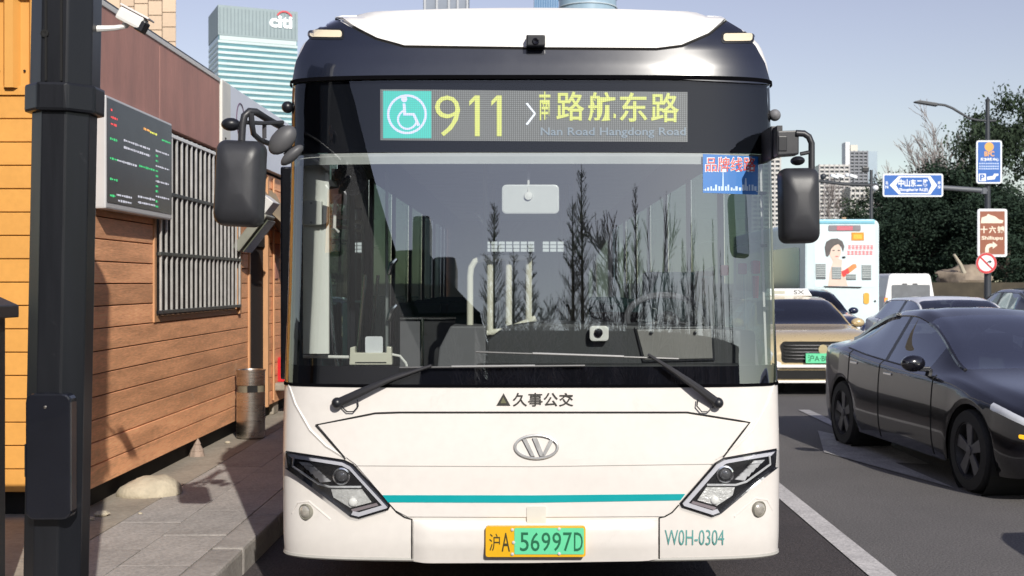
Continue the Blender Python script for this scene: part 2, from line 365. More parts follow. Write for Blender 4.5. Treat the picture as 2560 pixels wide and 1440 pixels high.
# ---------------------------------------------------------------- timetable screen on the kiosk wall
XS = WX + .10; ys0, ys1 = F * -XS / (CX - 265), F * -XS / (CX - 430); zs0 = CH + (HY - 521) * ys0 / F; zs1 = CH + (HY - 236) * ys0 / F
scr = thing('timetable_screen', 'flat bus timetable screen with grey casing on the kiosk wall', 'screen', (XS - .05, (ys0 + ys1) / 2, zs0))
box('casing', (WX + .012, ys0, zs0), (XS, ys1, zs1), M('screen_grey', (.50, .50, .50), .4, var=.05), scr, bevel=.012)
box('bracket', (WX - .02, ys0 + .4, zs0 + .2), (WX + .02, ys1 - .4, zs1 - .2), black, scr)
ds = box('display', (XS - .001, ys0 + .02, zs0 + .045), (XS + .004, ys1 - .02, zs1 - .02), M('screen_dark', (.028, .028, .03), .3, var=.1), scr)
def fs_(u, v): return (XS + .0055, lerp(ys0 + .02, ys1 - .02, u), lerp(zs1 - .02, zs0 + .045, v))
cg, cw, cr, co_, cy = emis('led_green', (.03, .6, .18), .8), emis('led_white', (.8, .8, .9), .55), emis('led_red', (.9, .05, .05), .9), emis('led_orange', (1, .45, .1), .9), emis('led_yellow', (.8, .8, .1), .8)
random.seed(12)
def words(u0, u1, v, h, m_):
    mb = MB(); u = u0
    while u < u1:                      # unreadable lines of print: short runs of strokes
        d = random.uniform(.012, .03); k = random.uniform(.5, 1)
        mb.add([fs_(u, v + h * (1 - k) / 2), fs_(min(u + d, u1), v + h * (1 - k) / 2), fs_(min(u + d, u1), v + h * (1 + k) / 2), fs_(u, v + h * (1 + k) / 2)], [(0, 1, 2, 3)])
        u += d + random.uniform(.003, .012)
    mb.build('text_line', m_, ds, recalc=False)
for u0, u1, v, m_ in ((.04, .06, .10, cr), (.04, .13, .17, cr), (.04, .12, .235, cr), (.52, .62, .155, co_), (.62, .74, .165, cy), (.03, .13, .38, cg), (.22, .62, .35, cw), (.22, .62, .42, cw), (.82, .97, .20, cg),
                      (.03, .13, .57, cg), (.13, .42, .57, cw), (.45, .70, .56, cg), (.03, .13, .77, cg), (.03, .1, .93, cg), (.12, .34, .91, cw), (.14, .33, .965, cw), (.43, .70, .88, cw), (.43, .71, .94, cw)): words(u0, u1, v - .012, .026, m_)
for k in range(12): words(.715, .755 if k % 3 else .95, .33 + k * .055, .024, cg if k % 3 else cw)

# ---------------------------------------------------------------- black pole with collar, hatch, camera
Yp = 5.0; pc = lambda z: (160 - (z - 1.7) * -7.5 - CX) * Yp / F     # pole leans a little
def pcx(py): return (lerp(168, 141, min(max(py / 1440., -.5), 2)) - CX) * Yp / F
zt = lambda py: CH - (py - HY) * Yp / F
pole = thing('utility_pole', 'thick black octagonal pole with a collar in front of the kiosk', 'pole', (pcx(1640), Yp, .15))
def octa(py0, py1, r, name, prt=pole, **k):
    return MB().tube([(pcx(py0), Yp, zt(py0)), (pcx(py1), Yp, zt(py1))], r, 8).build(name, poleb, prt, **k)
octa(1637, 285, .128, 'lower_shaft', bevel=.006)
octa(222, -500, .1375, 'upper_shaft', bevel=.006)
octa(288, 218, .157, 'collar', bevel=.012)
for dx in (-.033, .030):
    MB().box((pcx(100) + dx - .004, Yp - .1335, zt(215)), (pcx(100) + dx + .004, Yp - .123, zt(-500))).build('groove_strip', darkm, pole)
MB().lathe((pcx(100) - .038, Yp - .123, zt(100)), (0, -1, 0), [(.016, 0), (.016, .012), (.010, .013), (.001, .011)], 12).build('hole_plug', darkm, pole)
MB().box((pcx(265) - .035, Yp - .124, zt(273)), (pcx(265) + .035, Yp - .118, zt(260))).build('serial_plate', M('tin_plate', (.3, .3, .3), .5, var=.5, scale=60), pole)
hp = [(a, b) for a, b in rrect(120, 1142, 57, 158, 22, 4)]
hd = plate(hp, lambda a, b: P(a, b, Yp - .19), (0, .07, 0)).build('access_box', M('gloss_black', (.008, .009, .014), .22, var=.2, scale=3, coat=.4), pole, bevel=.008)
box('box_strap', (pcx(1140) - .09, Yp - .125, zt(1180)), (pcx(1140) + .04, Yp - .118, zt(1100)), poleb, pole)
MB().lathe(P(113, 1018, Yp - .19), (0, -1, 0), [(.006, 0), (.006, .003), (.001, .004)], 8).build('screw', steel, hd)
cc = P(330, 48, 5.05)
cctv = thing('cctv_camera', 'white bullet security camera on an arm of the black pole', 'security camera', (cc.x, cc.y, cc.z - .08))
rc = Matrix.Rotation(R(28), 3, 'Y')
MB().cbox(cc, (.115, .07, .058), rc).build('body', whitep, cctv, bevel=.012)
MB().cbox(cc + rc @ Vector((.008, 0, .033)), (.135, .078, .008), rc).build('sunshield', M('cctv_shield', (.8, .74, .72), .4), cctv, bevel=.002)
MB().cbox(cc + rc @ Vector((.052, 0, -.008)), (.035, .066, .05), rc).build('lens_front', black, cctv, bevel=.006)
MB().tube([P(240, 72, 5.0), P(285, 70, 5.03), P(312, 66, 5.05), P(318, 56, 5.05)], [.014, .011, .010, .014], 8).build('arm', whitep, cctv, smooth=True)
MB().ball(P(314, 62, 5.05), .015).build('swivel', whitep, cctv, smooth=True)

# ---------------------------------------------------------------- cabinet, bin, bench, box, stones
kx = (48 - CX) * 5.91 / F
cab = thing('street_cabinet', 'black street cabinet with an overhanging sloped cap at the left edge', 'cabinet', (kx - .2, 5.6, .15))
box('body', (kx - .42, 5.42, .15), (kx - .04, 5.85, 1.54), M('cabinet_grey', (.018, .019, .02), .5, var=.2, scale=3), cab, bevel=.01)
MB().add([(kx - .48, 5.36, 1.53), (kx, 5.36, 1.53), (kx, 5.91, 1.53), (kx - .48, 5.91, 1.53), (kx - .48, 5.36, 1.59), (kx, 5.36, 1.59), (kx, 5.91, 1.59), (kx - .48, 5.91, 1.59), (kx - .36, 5.48, 1.655), (kx - .09, 5.48, 1.655), (kx - .09, 5.79, 1.655), (kx - .36, 5.79, 1.655)],
         [(3, 2, 1, 0), (0, 1, 5, 4), (1, 2, 6, 5), (2, 3, 7, 6), (3, 0, 4, 7), (4, 5, 9, 8), (5, 6, 10, 9), (6, 7, 11, 10), (7, 4, 8, 11), (8, 9, 10, 11)]).build('cap', M('cap_dark', (.02, .021, .026), .4, var=.15), cab, bevel=.006)
bb = G(627, 1094, .155)
tb = thing('litter_bin', 'round stainless steel litter bin standing against the kiosk wall', 'litter bin', bb)
MB().lathe(bb, (0, 0, 1), [(.125, 0), (.14, .01), (.14, .46)], 28).build('drum', steel, tb, smooth=True)
MB().lathe(bb, (0, 0, 1), [(.132, .46), (.132, .53)], 28).build('opening_band', M('bin_band', (.16, .14, .10), .5, var=.4, scale=12), tb, smooth=True)
MB().lathe(bb, (0, 0, 1), [(.14, .53), (.14, .66), (.145, .665), (.145, .68), (.12, .682), (.11, .66), (.001, .655)], 28).build('lid', steel, tb, smooth=True)
for k in range(2): MB().box((bb.x - .05, bb.y - .1340, bb.z + .462), (bb.x + .05, bb.y - .1300, bb.z + .528)).rot(Matrix.Rotation(R(20 + k * 90), 3, 'Z'), bb).build('slot', darkm, tb)
by = 14.2
bn = thing('bench', 'low concrete bench beyond the litter bin beside the bus', 'bench', (-2.55, by, .15))
bx0 = (658 - CX) * by / F
box('seat', (bx0 - .05, by - .2, .44), (bx0 + .75, by + .25, .53), cement, bn, bevel=.02)
for dx in (.1, .6): box('leg', (bx0 + dx - .05, by - .12, .15), (bx0 + dx + .05, by + .15, .44), cement, bn, bevel=.02)
rb = P(700, 1010, by); rbx = MB(); rbx.prism([P(684, 1001, by - .05), P(688, 940, by - .05), P(730, 938, by - .05), P(730, 1001, by - .05)], (0, .25, 0))
zz = .53 - min(v[2] for v in rbx.v); rbx.v = [(a, b, c + zz) for a, b, c in rbx.v]
rbo = tag(rbx.build('red_box', redp, None, bevel=.012, loc=(rb.x, by, .53)), 'bright red plastic box on the bench next to the bus', 'box')
s0 = G(367, 1240, .151)
mb = MB().ball((0, 0, 0), 1, 26, 14); random.seed(5)
from mathutils import noise as mnoise
mb.v = [tuple(Vector((v[0] * .235, v[1] * .2, max(v[2], -.1) * .13)) * (1 + .12 * mnoise.noise(Vector(v) * 1.7) + .06 * mnoise.noise(Vector(v) * 6))) for v in mb.v]
so_ = mb.build('stone_lump', stone, None, smooth=True); so_.location = s0 + Vector((0, .1, .004)); so_.rotation_euler = (0, 0, .6); tag(so_, 'pale rounded lump of cement on the pavement by the kiosk', 'stone')
s1 = G(493, 1140, .151)
mb = MB().lathe((0, 0, 0), (0, 0, 1), [(.075, 0), (.06, .045), (.062, .05), (.03, .1), (.033, .11), (.008, .16), (.001, .165)], 9)
mb.v = [(v[0] * (1 + .2 * mnoise.noise(Vector(v) * 20)), v[1], v[2]) for v in mb.v]
o = mb.build('rubble_cone', M('rubble', (.33, .25, .2), .9, var=.3, scale=20), None, smooth=False); o.location = s1; tag(o, 'small cone of rubble under the bottom edge of the kiosk', 'rubble')
for (a, b, q) in ((570, 1108, .03), (350, 1285, .016), (255, 1290, .05), (228, 1300, .03)):
    p = G(a, b, .152); mb = MB().ball((0, 0, .3 * q), (q, q * .8, q * .45), 9, 6); mb.v = [(v[0] * (1 + .5 * mnoise.noise(Vector(v) * 40)), v[1], v[2]) for v in mb.v]
    o = mb.build('debris', stone, None); o.location = p; tag(o, {570: 'white crumb of cement near the litter bin', 350: 'tiny pale pebble in front of the cement lump', 255: 'flat pale cement fragment beside the black pole', 228: 'small cement fragment closest to the black pole'}[a], 'debris')

# ---------------------------------------------------------------- the white city bus
Y0, BXC, DEP, PE = 5.9, .016, .29, 3.7
_WZ = np.array([.30, .9, 1.2, 1.7, 2.3, 2.68, 2.84, 2.945, 3.03, 3.075, 3.10, 3.125])
_WW = np.array([1.262, 1.268, 1.265, 1.255, 1.252, 1.253, 1.244, 1.212, 1.135, 1.06, .96, .80])
_SZ = np.array([.30, .42, .80, .95, 1.19, 2.735, 2.80, 2.90, 3.0, 3.06, 3.10, 3.125])
_SS = np.array([.03, .0, .0, .015, .035, .170, .180, .203, .240, .275, .33, .40])
def bw(z): return float(np.interp(z, _WZ, _WW))
def bs(z): return float(np.interp(z, _SZ, _SS))
def bplan(t):
    t = min(abs(t), 1.0); return DEP * (1 - max(0., 1 - t ** PE) ** (1 / PE))
def bsurf(X, Z): return Y0 + bs(Z) + bplan((X - BXC) / bw(Z))
def BF(px, py, off=0.):
    Y = Y0
    for _ in range(12):
        X = (px - CX) * Y / F; Z = CH - (py - HY) * Y / F; Y = bsurf(X, Z)
    if off:
        e = .01; t = (X - BXC) / bw(Z)
        n = Vector(((bsurf(X + e, Z) - bsurf(X - e, Z)) / (2 * e), -1, (bsurf(X, Z + e) - bsurf(X, Z - e)) / (2 * e))) if abs(t) < .985 else Vector((math.copysign(.8, t), -.6, 0))
        n.normalize(); return Vector((X, Y, Z)) + n * off
    return Vector((X, Y, Z))
def TZ(t, Z, off=0.):                                     # surface by (fraction of half width, height)
    X = BXC + t * bw(Z); a = abs(t); e = 1e-3
    sl_ = (bplan(min(a + e, 1)) - bplan(max(a - e, 0))) / (2 * e) / bw(Z)
    n = Vector((math.copysign(min(sl_, 30), t), -1, 0)).normalized()
    return Vector((X, Y0 + bs(Z) + bplan(a), Z)) + n * off
TS = [math.copysign(1 - (1 - abs(u)) ** 1.9, u) for u in [i / 30. for i in range(-30, 31)]]
def band(z0, z1, nz, off=0., t0=-1., t1=1., mb=None):
    mb = mb or MB(); ts = [t for t in TS if t0 < t < t1]; ts = [t0] + ts + [t1]; zs = [lerp(z0, z1, i / nz) for i in range(nz + 1)]
    n = len(ts); mb.add([TZ(t, z, off) for z in zs for t in ts], [(j * n + i, j * n + i + 1, (j + 1) * n + i + 1, (j + 1) * n + i) for j in range(nz) for i in range(n - 1)])
    return mb
def patch(poly, off, base=None, step=26., ystep=60., fn=BF):
    """polygon in photo pixels laid on the curved bus front, edge walls down to base"""
    bm = bmesh.new(); bm.faces.new([bm.verts.new((x, y, 0)) for x, y in poly])
    xs = [p[0] for p in poly]; ysx = [p[1] for p in poly]
    x = math.ceil(min(xs) / step) * step
    while x < max(xs):
        bmesh.ops.bisect_plane(bm, geom=bm.verts[:] + bm.edges[:] + bm.faces[:], plane_co=(x, 0, 0), plane_no=(1, 0, 0), dist=.01); x += step
    y = math.ceil(min(ysx) / ystep) * ystep
    while y < max(ysx):
        bmesh.ops.bisect_plane(bm, geom=bm.verts[:] + bm.edges[:] + bm.faces[:], plane_co=(0, y, 0), plane_no=(0, 1, 0), dist=.01); y += ystep
    bmesh.ops.remove_doubles(bm, verts=bm.verts, dist=.02)
    bm.verts.index_update(); mb = MB()
    vs = [fn(v.co.x, v.co.y, off) for v in bm.verts]; fs = [tuple(v.index for v in f.verts) for f in bm.faces]
    if base is not None:
        m = len(vs); idx = {}
        for e in bm.edges:
            if len(e.link_faces) == 1:
                for v in e.verts:
                    if v.index not in idx: idx[v.index] = len(vs); vs.append(fn(v.co.x, v.co.y, base))
                a, b = e.verts[0].index, e.verts[1].index; fs.append((a, b, idx[b], idx[a]))
    bm.free(); return mb.add(vs, fs)
def seam(pts, r, off=.001, n=8):
    out = []
    for (a, b), (c, d) in zip(pts, pts[1:]):
        k = max(1, int(math.hypot(c - a, d - b) / 25))
        out += [BF(lerp(a, c, i / k), lerp(b, d, i / k), off) for i in range(k)]
    out.append(BF(*pts[-1], off)); return MB().tube(out, r, 6)

cream = M('bus_white', (.735, .70, .66), .32, var=.04, scale=1.6, var2=.02, bump=.02, bscale=1.5, blotch=(.52, .48, .42, .35), bth=.60, bsc=2.2, coat=.6, spec=.5)
creamr = M('bus_roof_white', (.84, .82, .78), .3, var=.03, scale=1.2, coat=.5)
bdark = M('bus_black_gloss', (.010, .013, .024), .23, var=.1, scale=2, coat=1, spec=.6)
seamm = M('panel_gap', (.01, .01, .01), .8)
teal = M('teal_stripe', (.0, .33, .35), .35, var=.04, coat=.4)
bus = thing('city_bus', 'white electric city bus with black windscreen and green number plate', 'bus', (BXC, 11.9, 0))
band(.335, 1.19, 14).build('front_panel', cream, bus, smooth=True, recalc=False)
dm = band(2.735, 3.122, 16); dm.build('roof_front', creamr, bus, smooth=True, recalc=False)
ws = band(1.192, 2.352, 16, .0).build('windscreen', glass('windscreen_glass', (.92, .96, .95), .17), bus, smooth=True, recalc=False)
band(2.356, 2.730, 6, .0).build('header_glass', glass('header_glass', (.85, .88, .88), .012), bus, smooth=True, recalc=False)
band(2.30, 2.357, 1, -.02, -.96, .96).build('sun_blind', M('blind_grey', (.42, .43, .42), .8, var=.1), bus, smooth=True, recalc=False)
fb = band(1.19, 1.285, 2, -.012).build('lower_frit', M('frit_black', (.006, .006, .010), .9, var=.2, spec=.05), bus, smooth=True, recalc=False)
ub = band(2.36, 2.73, 6, -.014).build('upper_frit', M('frit_dark', (.006, .007, .011), .9, var=.2, scale=1.5, spec=.05), bus, smooth=True, recalc=False)
band(2.730, 2.750, 1, .015).build('screen_seal', M('seal_rubber', (.003, .003, .004), .95, spec=.03), bus, smooth=True, recalc=False)
band(1.182, 1.197, 1, .004).build('lower_seal', MATS['seal_rubber'], bus, smooth=True, recalc=False)
# dark dome above the screen, white roof cap
dome = [(735, 206), (745, 155), (768, 110), (800, 74), (838, 50), (880, 73), (940, 103), (1010, 122), (1330, 127), (1640, 129), (1705, 121), (1772, 92), (1816, 58), (1850, 78), (1885, 118), (1908, 160), (1922, 212), (1700, 200), (1330, 197), (950, 197), (800, 199)]
patch(dome, .012, 0, 10, 8).build('dark_dome', bdark, bus, smooth=True)
cap = [(845, 44), (885, 70), (945, 100), (1012, 118), (1330, 122), (1640, 124), (1702, 117), (1768, 89), (1812, 53), (1795, 42)]
cap += [(lerp(1795, 862, i / 12), 42 - 12 * math.sin(math.pi * i / 12) - 0 + (0 if i else 0)) for i in range(1, 12)] + [(866, 40)]
patch(cap, .022, 0, 20, 14).build('roof_cap', creamr, bus, smooth=True, bevel=0)
seam([(842, 48), (885, 73), (945, 103), (1012, 121), (1330, 125), (1640, 127), (1702, 120), (1770, 91), (1814, 56)], .006, .006).build('cap_gap', seamm, bus)
for x0, x1, y0, y1 in ((780, 857, 81, 98), (1806, 1876, 89, 107)):
    o = patch(rrect((x0 + x1) / 2, (y0 + y1) / 2, (x1 - x0) / 2 + 5, (y1 - y0) / 2 + 5, 8, 3), .014, .0, 10, 10).build('marker_lamp', black, bus)
    patch(rrect((x0 + x1) / 2, (y0 + y1) / 2, (x1 - x0) / 2, (y1 - y0) / 2, 6, 3), .018, .012, 10, 10).build('lens', M('marker_lens', (.75, .66, .48), .3, var=.05), o)
tc_ = BF(1339, 112, .02)
o = MB().cbox(tc_ + Vector((0, -.02, 0)), (.096, .08, .058)).build('roof_camera', black, bus, bevel=.008)
MB().lathe(tc_ + Vector((0, -.058, -.005)), (0, -1, 0), [(.018, 0), (.018, .006), (.014, .007), (.001, .003)], 14).build('lens', M('lens_black', (.005, .005, .008), .05), o)
# LED board behind the upper glass
def led_mat(name, col, s, base):
    m = emis(name, col, s, base); n = m.node_tree.nodes; L = m.node_tree.links; b = n['Principled BSDF']
    tc = n.new('ShaderNodeTexCoord'); sp = n.new('ShaderNodeSeparateXYZ'); L.new(tc.outputs['Object'], sp.inputs[0]); outs = []
    for ax in (0, 2):
        a = n.new('ShaderNodeMath'); a.operation = 'MULTIPLY'; a.inputs[1].default_value = 100.0; L.new(sp.outputs[ax], a.inputs[0])
        f_ = n.new('ShaderNodeMath'); f_.operation = 'FRACT'; L.new(a.outputs[0], f_.inputs[0])
        g_ = n.new('ShaderNodeMath'); g_.operation = 'GREATER_THAN'; g_.inputs[1].default_value = .26; L.new(f_.outputs[0], g_.inputs[0]); outs.append(g_)
    mu = n.new('ShaderNodeMath'); mu.operation = 'MULTIPLY'; L.new(outs[0].outputs[0], mu.inputs[0]); L.new(outs[1].outputs[0], mu.inputs[1])
    mr = n.new('ShaderNodeMapRange'); mr.inputs[3].default_value = .35; mr.inputs[4].default_value = 1; L.new(mu.outputs[0], mr.inputs[0])
    if s:
        ms = n.new('ShaderNodeMath'); ms.operation = 'MULTIPLY'; ms.inputs[1].default_value = s; L.new(mr.outputs[0], ms.inputs[0]); L.new(ms.outputs[0], b.inputs['Emission Strength'])
    else:
        vs = n.new('ShaderNodeVectorMath'); vs.operation = 'SCALE'; vs.inputs[0].default_value = base; L.new(mr.outputs[0], vs.inputs['Scale']); L.new(vs.outputs[0], b.inputs['Base Color'])
    return m
lb = patch([(950, 222), (1720, 229), (1720, 354), (950, 350)], -.009, None, 24).build('led_board', led_mat('led_matrix', (0, 0, 0), 0, (.30, .30, .31)), bus, recalc=True)
LY = led_mat('led_lime', (.80, .85, .10), .62, (.4, .4, .2)); LB = led_mat('led_blue', (.05, .26, .55), .18, (.33, .36, .40)); LW = led_mat('led_pale', (.8, .85, 1), .9, (.5, .5, .5))
bf = lambda o_: (lambda a, b: BF(a, b, o_))
ic = patch([(957, 226), (1078, 227), (1078, 345), (957, 345)], -.0075, None, 20, 8).build('wheelchair_icon', led_mat('led_teal', (.0, .55, .42), .62, (.1, .4, .4)), lb)
m_ = MB()
for rx, ry in ((48, 48), (44, 44)): pass
def ringp(cx, cy, r0, r1, a0, a1, n, fn, mb):
    k = len(mb.v); pts = []
    for i in range(n + 1):
        a = R(lerp(a0, a1, i / n)); pts += [fn(cx + r0 * math.cos(a), cy + r0 * math.sin(a)), fn(cx + r1 * math.cos(a), cy + r1 * math.sin(a))]
    mb.add(pts, [(2 * i, 2 * i + 1, 2 * i + 3, 2 * i + 2) for i in range(n)])
q6 = bf(-.0062)
ringp(1017, 285, 44, 50, 0, 360, 30, q6, m_); ringp(1018, 298, 21, 26, 20, 250, 18, q6, m_); ringp(1010, 247, 0, 8, 0, 360, 10, q6, m_)
flat([(1006, 258), (1013, 258), (1015, 282), (1036, 282), (1036, 288), (1008, 288)], q6, m_); flat([(1030, 284), (1037, 284), (1050, 312), (1043, 315)], q6, m_)
m_.build('icon_drawing', led_mat('led_lilac', (.55, .55, .95), .8, (.5, .5, .6)), ic, recalc=False)
put_text('led_digit', '9', 1087, 238, 1150, 340, q6, LY, lb, -.012)
for a in (1173, 1228): m_ = MB(); flat([(a + 14, 238), (a + 26, 238), (a + 26, 340), (a + 14, 340)], q6, m_); flat([(a, 252), (a + 13.9, 238), (a + 13.9, 250), (a, 264)], q6, m_); m_.build('led_digit', LY, lb, recalc=False)
m_ = MB(); flat([(1314, 258), (1319, 256), (1340, 283), (1335, 284)], q6, m_); flat([(1335, 283), (1340, 284), (1319, 312), (1314, 310)], q6, m_); m_.build('led_chevron', LW, lb, recalc=False)
put_text('led_character', '南', 1348, 228, 1376, 300, q6, LY, lb, .012)
for k, ch in enumerate('路航东路'): put_text('led_character', ch, 1391 + k * 79, 228 + k, 1461 + k * 79, 301 + k * 1.3, q6, LY, lb, .014)
put_text('led_small_text', "Nan Road Hangdong Road", 1352, 318, 1715, 344, q6, LB, lb, .01)
# sticker in the upper corner of the screen
st = patch([(1757, 385), (1895, 392), (1894, 487), (1757, 482)], .002, None, 20).build('route_sticker', M('sticker_blue', (.02, .16, .48), .5, var=.12, scale=6), bus)
put_text('sticker_edge', '品牌线路', 1762, 392, 1890, 431, bf(.0032), signw, st, .03); put_text('sticker_text', '品牌线路', 1764, 394, 1888, 429, bf(.0044), M('sticker_red', (.65, .08, .07), .5), st, .003)
m_ = MB(); q7 = bf(.0034); random.seed(2); x = 1762
flat([(1758, 474), (1893, 478), (1893, 480), (1758, 476)], q7, m_)
while x < 1888:
    h = random.choice((4, 7, 10, 14)); d = random.uniform(3, 6); flat([(x, 476 - h), (x + d, 476 - h), (x + d, 477), (x, 477)], q7, m_); x += d + random.uniform(1, 4)
flat([(1806, 430), (1808, 430), (1809, 476), (1805, 476)], q7, m_); flat([(1862, 446), (1865, 446), (1867, 476), (1860, 476)], q7, m_)
m_.build('sticker_skyline', M('sticker_pale', (.5, .65, .8), .5), st, recalc=False)
# hatch, seams and stripe of the front panel
hatch = [(797, 1063), (940, 1036), (1000, 1034), (1330, 1034), (1650, 1034), (1715, 1035), (1866, 1059), (1806, 1138), (1786, 1150), (1700, 1250), (1692, 1262), (1660, 1290), (1330, 1292), (1020, 1291), (990, 1275), (978, 1262), (890, 1160), (862, 1140)]
patch(hatch, .008, -.002, 22, 24).build('front_hatch', cream, bus, smooth=True)
seam([(790, 1063), (938, 1033), (1000, 1031), (1330, 1031), (1655, 1031), (1718, 1031), (1874, 1056), (1808, 1142)], .0045, .003).build('hatch_gap', seamm, bus)
seam([(790, 1063), (864, 1147)], .0045, .003).build('hatch_gap', seamm, bus)
seam([(978, 1264), (992, 1280), (1012, 1293), (1030, 1298), (1030, 1399)], .0035, .003).build('bumper_gap', seamm, bus)
seam([(1697, 1262), (1680, 1281), (1662, 1291), (1648, 1294), (1648, 1396)], .0035, .003).build('bumper_gap', seamm, bus)
seam([(890, 1164), (1330, 1166), (1785, 1160)], .0016, .008).build('hatch_crease', M('crease_grey', (.30, .29, .27), .6), bus)
stp = [(957, 1237), (1330, 1237.5), (1712, 1234), (1700, 1250), (1330, 1256), (971, 1255)]
patch(stp, .0105, .007, 22).build('teal_stripe', teal, bus)
bump = [(1034, 1302), (1330, 1304), (1644, 1299), (1644, 1396), (1330, 1401), (1034, 1402)]
def BFb(px, py, off=0.):                                   # bumper step swells outwards below its upper edge
    g = min(max((py - 1302) / 26, 0), 1); q = min(max((px - 1034) / 30, 0), 1) * min(max((1644 - px) / 30, 0), 1)
    return BF(px, py, off + (.020 * g * (2 - g)) * q if off > 0 else off)
patch(bump, .006, -.002, 20, 8, fn=BFb).build('bumper', cream, bus, smooth=True)
MB().tube([TZ(t, .335, -.005) for t in TS], .012, 6).build('bumper_lip', M('lip_grey', (.42, .41, .38), .6), bus)
crs = [(722, 962), (738, 1010), (775, 1075), (815, 1115), (866, 1146)]
for mir in (0, 1):
    pts = [(2656 - a if mir else a, b) for a, b in crs]; seam(pts, .011, -.0055).build('body_crease', cream, bus, smooth=True)
sq = patch(rrect(1341, 1286, 24, 21, 3, 2), .013, .0, 30).build('radar_cover', M('radar_grey', (.62, .60, .54), .5), bus, bevel=0)
# emblem: oval ring and slanted strokes
em = MB(); pts = [BF(1341 + 53 * math.cos(a), 1117 + 29 * math.sin(a), .014) for a in [2 * math.pi * i / 40 for i in range(41)]]; em.tube(pts, .0075, 8)
silv = M('emblem_silver', (.55, .55, .54), .25, metal=.45, var=.15, scale=20)
eo = em.build('emblem', silv, bus, smooth=True)
for p4 in (((1306, 1098), (1317, 1098), (1337, 1140), (1328, 1140)), ((1331, 1095), (1343, 1095), (1361, 1140), (1350, 1140)), ((1355, 1138), (1362, 1141), (1386, 1098), (1375, 1097))):
    patch(list(p4), .020, .006, 60).build('emblem_stroke', silv, eo)
# operator's lettering with triangle
lm = M('lettering_dark', (.022, .02, .016), .45)
em = patch([(1259, 983), (1276, 1014), (1241, 1014)], .004, .0, 60).build('triangle_mark', lm, bus)
for k, ch in enumerate('久事公交'): put_text('lettering', ch, 1282 + k * 38.5, 982, 1318 + k * 38.5, 1016, bf(.004), lm, bus, .014)
patch([(1258, 993), (1266, 1008), (1251, 1008)], .0055, .004, 60).build('triangle_inset', M('inset_olive', (.12, .12, .06), .5), em)
put_text('fleet_number', 'W0H-0304', 1662, 1324, 1810, 1362, bf(.004), M('fleet_teal', (.12, .34, .32), .5), bus, -.004)
# number plate
pq = lambda d: (lambda a, b: P(a, b, Y0 - .05 - d))
pl = plate(rrect(1339, 1354.5, 125, 38, 6, 3), pq(0), (0, .03, 0)).build('number_plate', M('plate_yellow', (.72, .40, .01), .4, var=.06), bus)
plate(rrect(1373, 1353, 87, 33, 3, 2), pq(.003), (0, .0025, 0)).build('plate_green', M('plate_green', (.13, .62, .33), .4, var=.05), pl)
put_text('plate_text', '沪', 1223, 1334, 1250, 1378, pq(.0015), M('plate_ink', (.05, .04, .01), .5), pl, .004); put_text('plate_text', 'A', 1254, 1332, 1275, 1379, pq(.0015), MATS['plate_ink'], pl, .006)
for k, ch in enumerate('56997D'): put_text('plate_text', ch, 1300 + k * 27, 1331, 1322 + k * 27, 1378, pq(.0045), M('plate_ink_green', (.01, .13, .06), .5), pl, .004)
for a, b in ((1281, 1324), (1284, 1356), (1281, 1385), (1398, 1322), (1398, 1384)): MB().lathe(pq(.003)(a, b), (0, -1, 0), [(.008, 0), (.008, .003), (.001, .005)], 8).build('plate_screw', greym, pl)
# headlights
hlb = M('headlight_black', (.008, .008, .010), .25, var=.2); hlg = M('headlight_grey', (.62, .62, .68), .3, var=.06); hll = M('lamp_lens', (.75, .76, .78), .15, metal=.3, var=.2, scale=30)
refl = M('lamp_reflector', (.8, .8, .78), .2, metal=.35, var=.25, scale=40, bump=.3, bscale=120)
def shrink(poly, k):
    n = len(poly); out = []; ar = sum(poly[i][0] * poly[(i + 1) % n][1] - poly[(i + 1) % n][0] * poly[i][1] for i in range(n)); s_ = 1 if ar > 0 else -1
    for i in range(n):
        a, b, c = (Vector(poly[(i + d) % n]) for d in (-1, 0, 1)); e1 = (b - a).normalized(); e2 = (c - b).normalized()
        n1 = Vector((-e1.y, e1.x)) * s_; n2 = Vector((-e2.y, e2.x)) * s_; m = (n1 + n2).normalized(); out.append(tuple(b + m * min(k / max(m.dot(n1), .35), 2 * k)))
    return out
HL = [(718, 1127), (862, 1149), (884, 1160), (978, 1263), (972, 1273), (899, 1295), (878, 1290), (723, 1170)]
HR = [(1938, 1121), (1808, 1144), (1786, 1157), (1699, 1257), (1705, 1267), (1780, 1291), (1799, 1284), (1935, 1168)]
def mirx(side, a, b): return (a, b) if side < 0 else (1938 - (a - 718) * .925, b - 5)
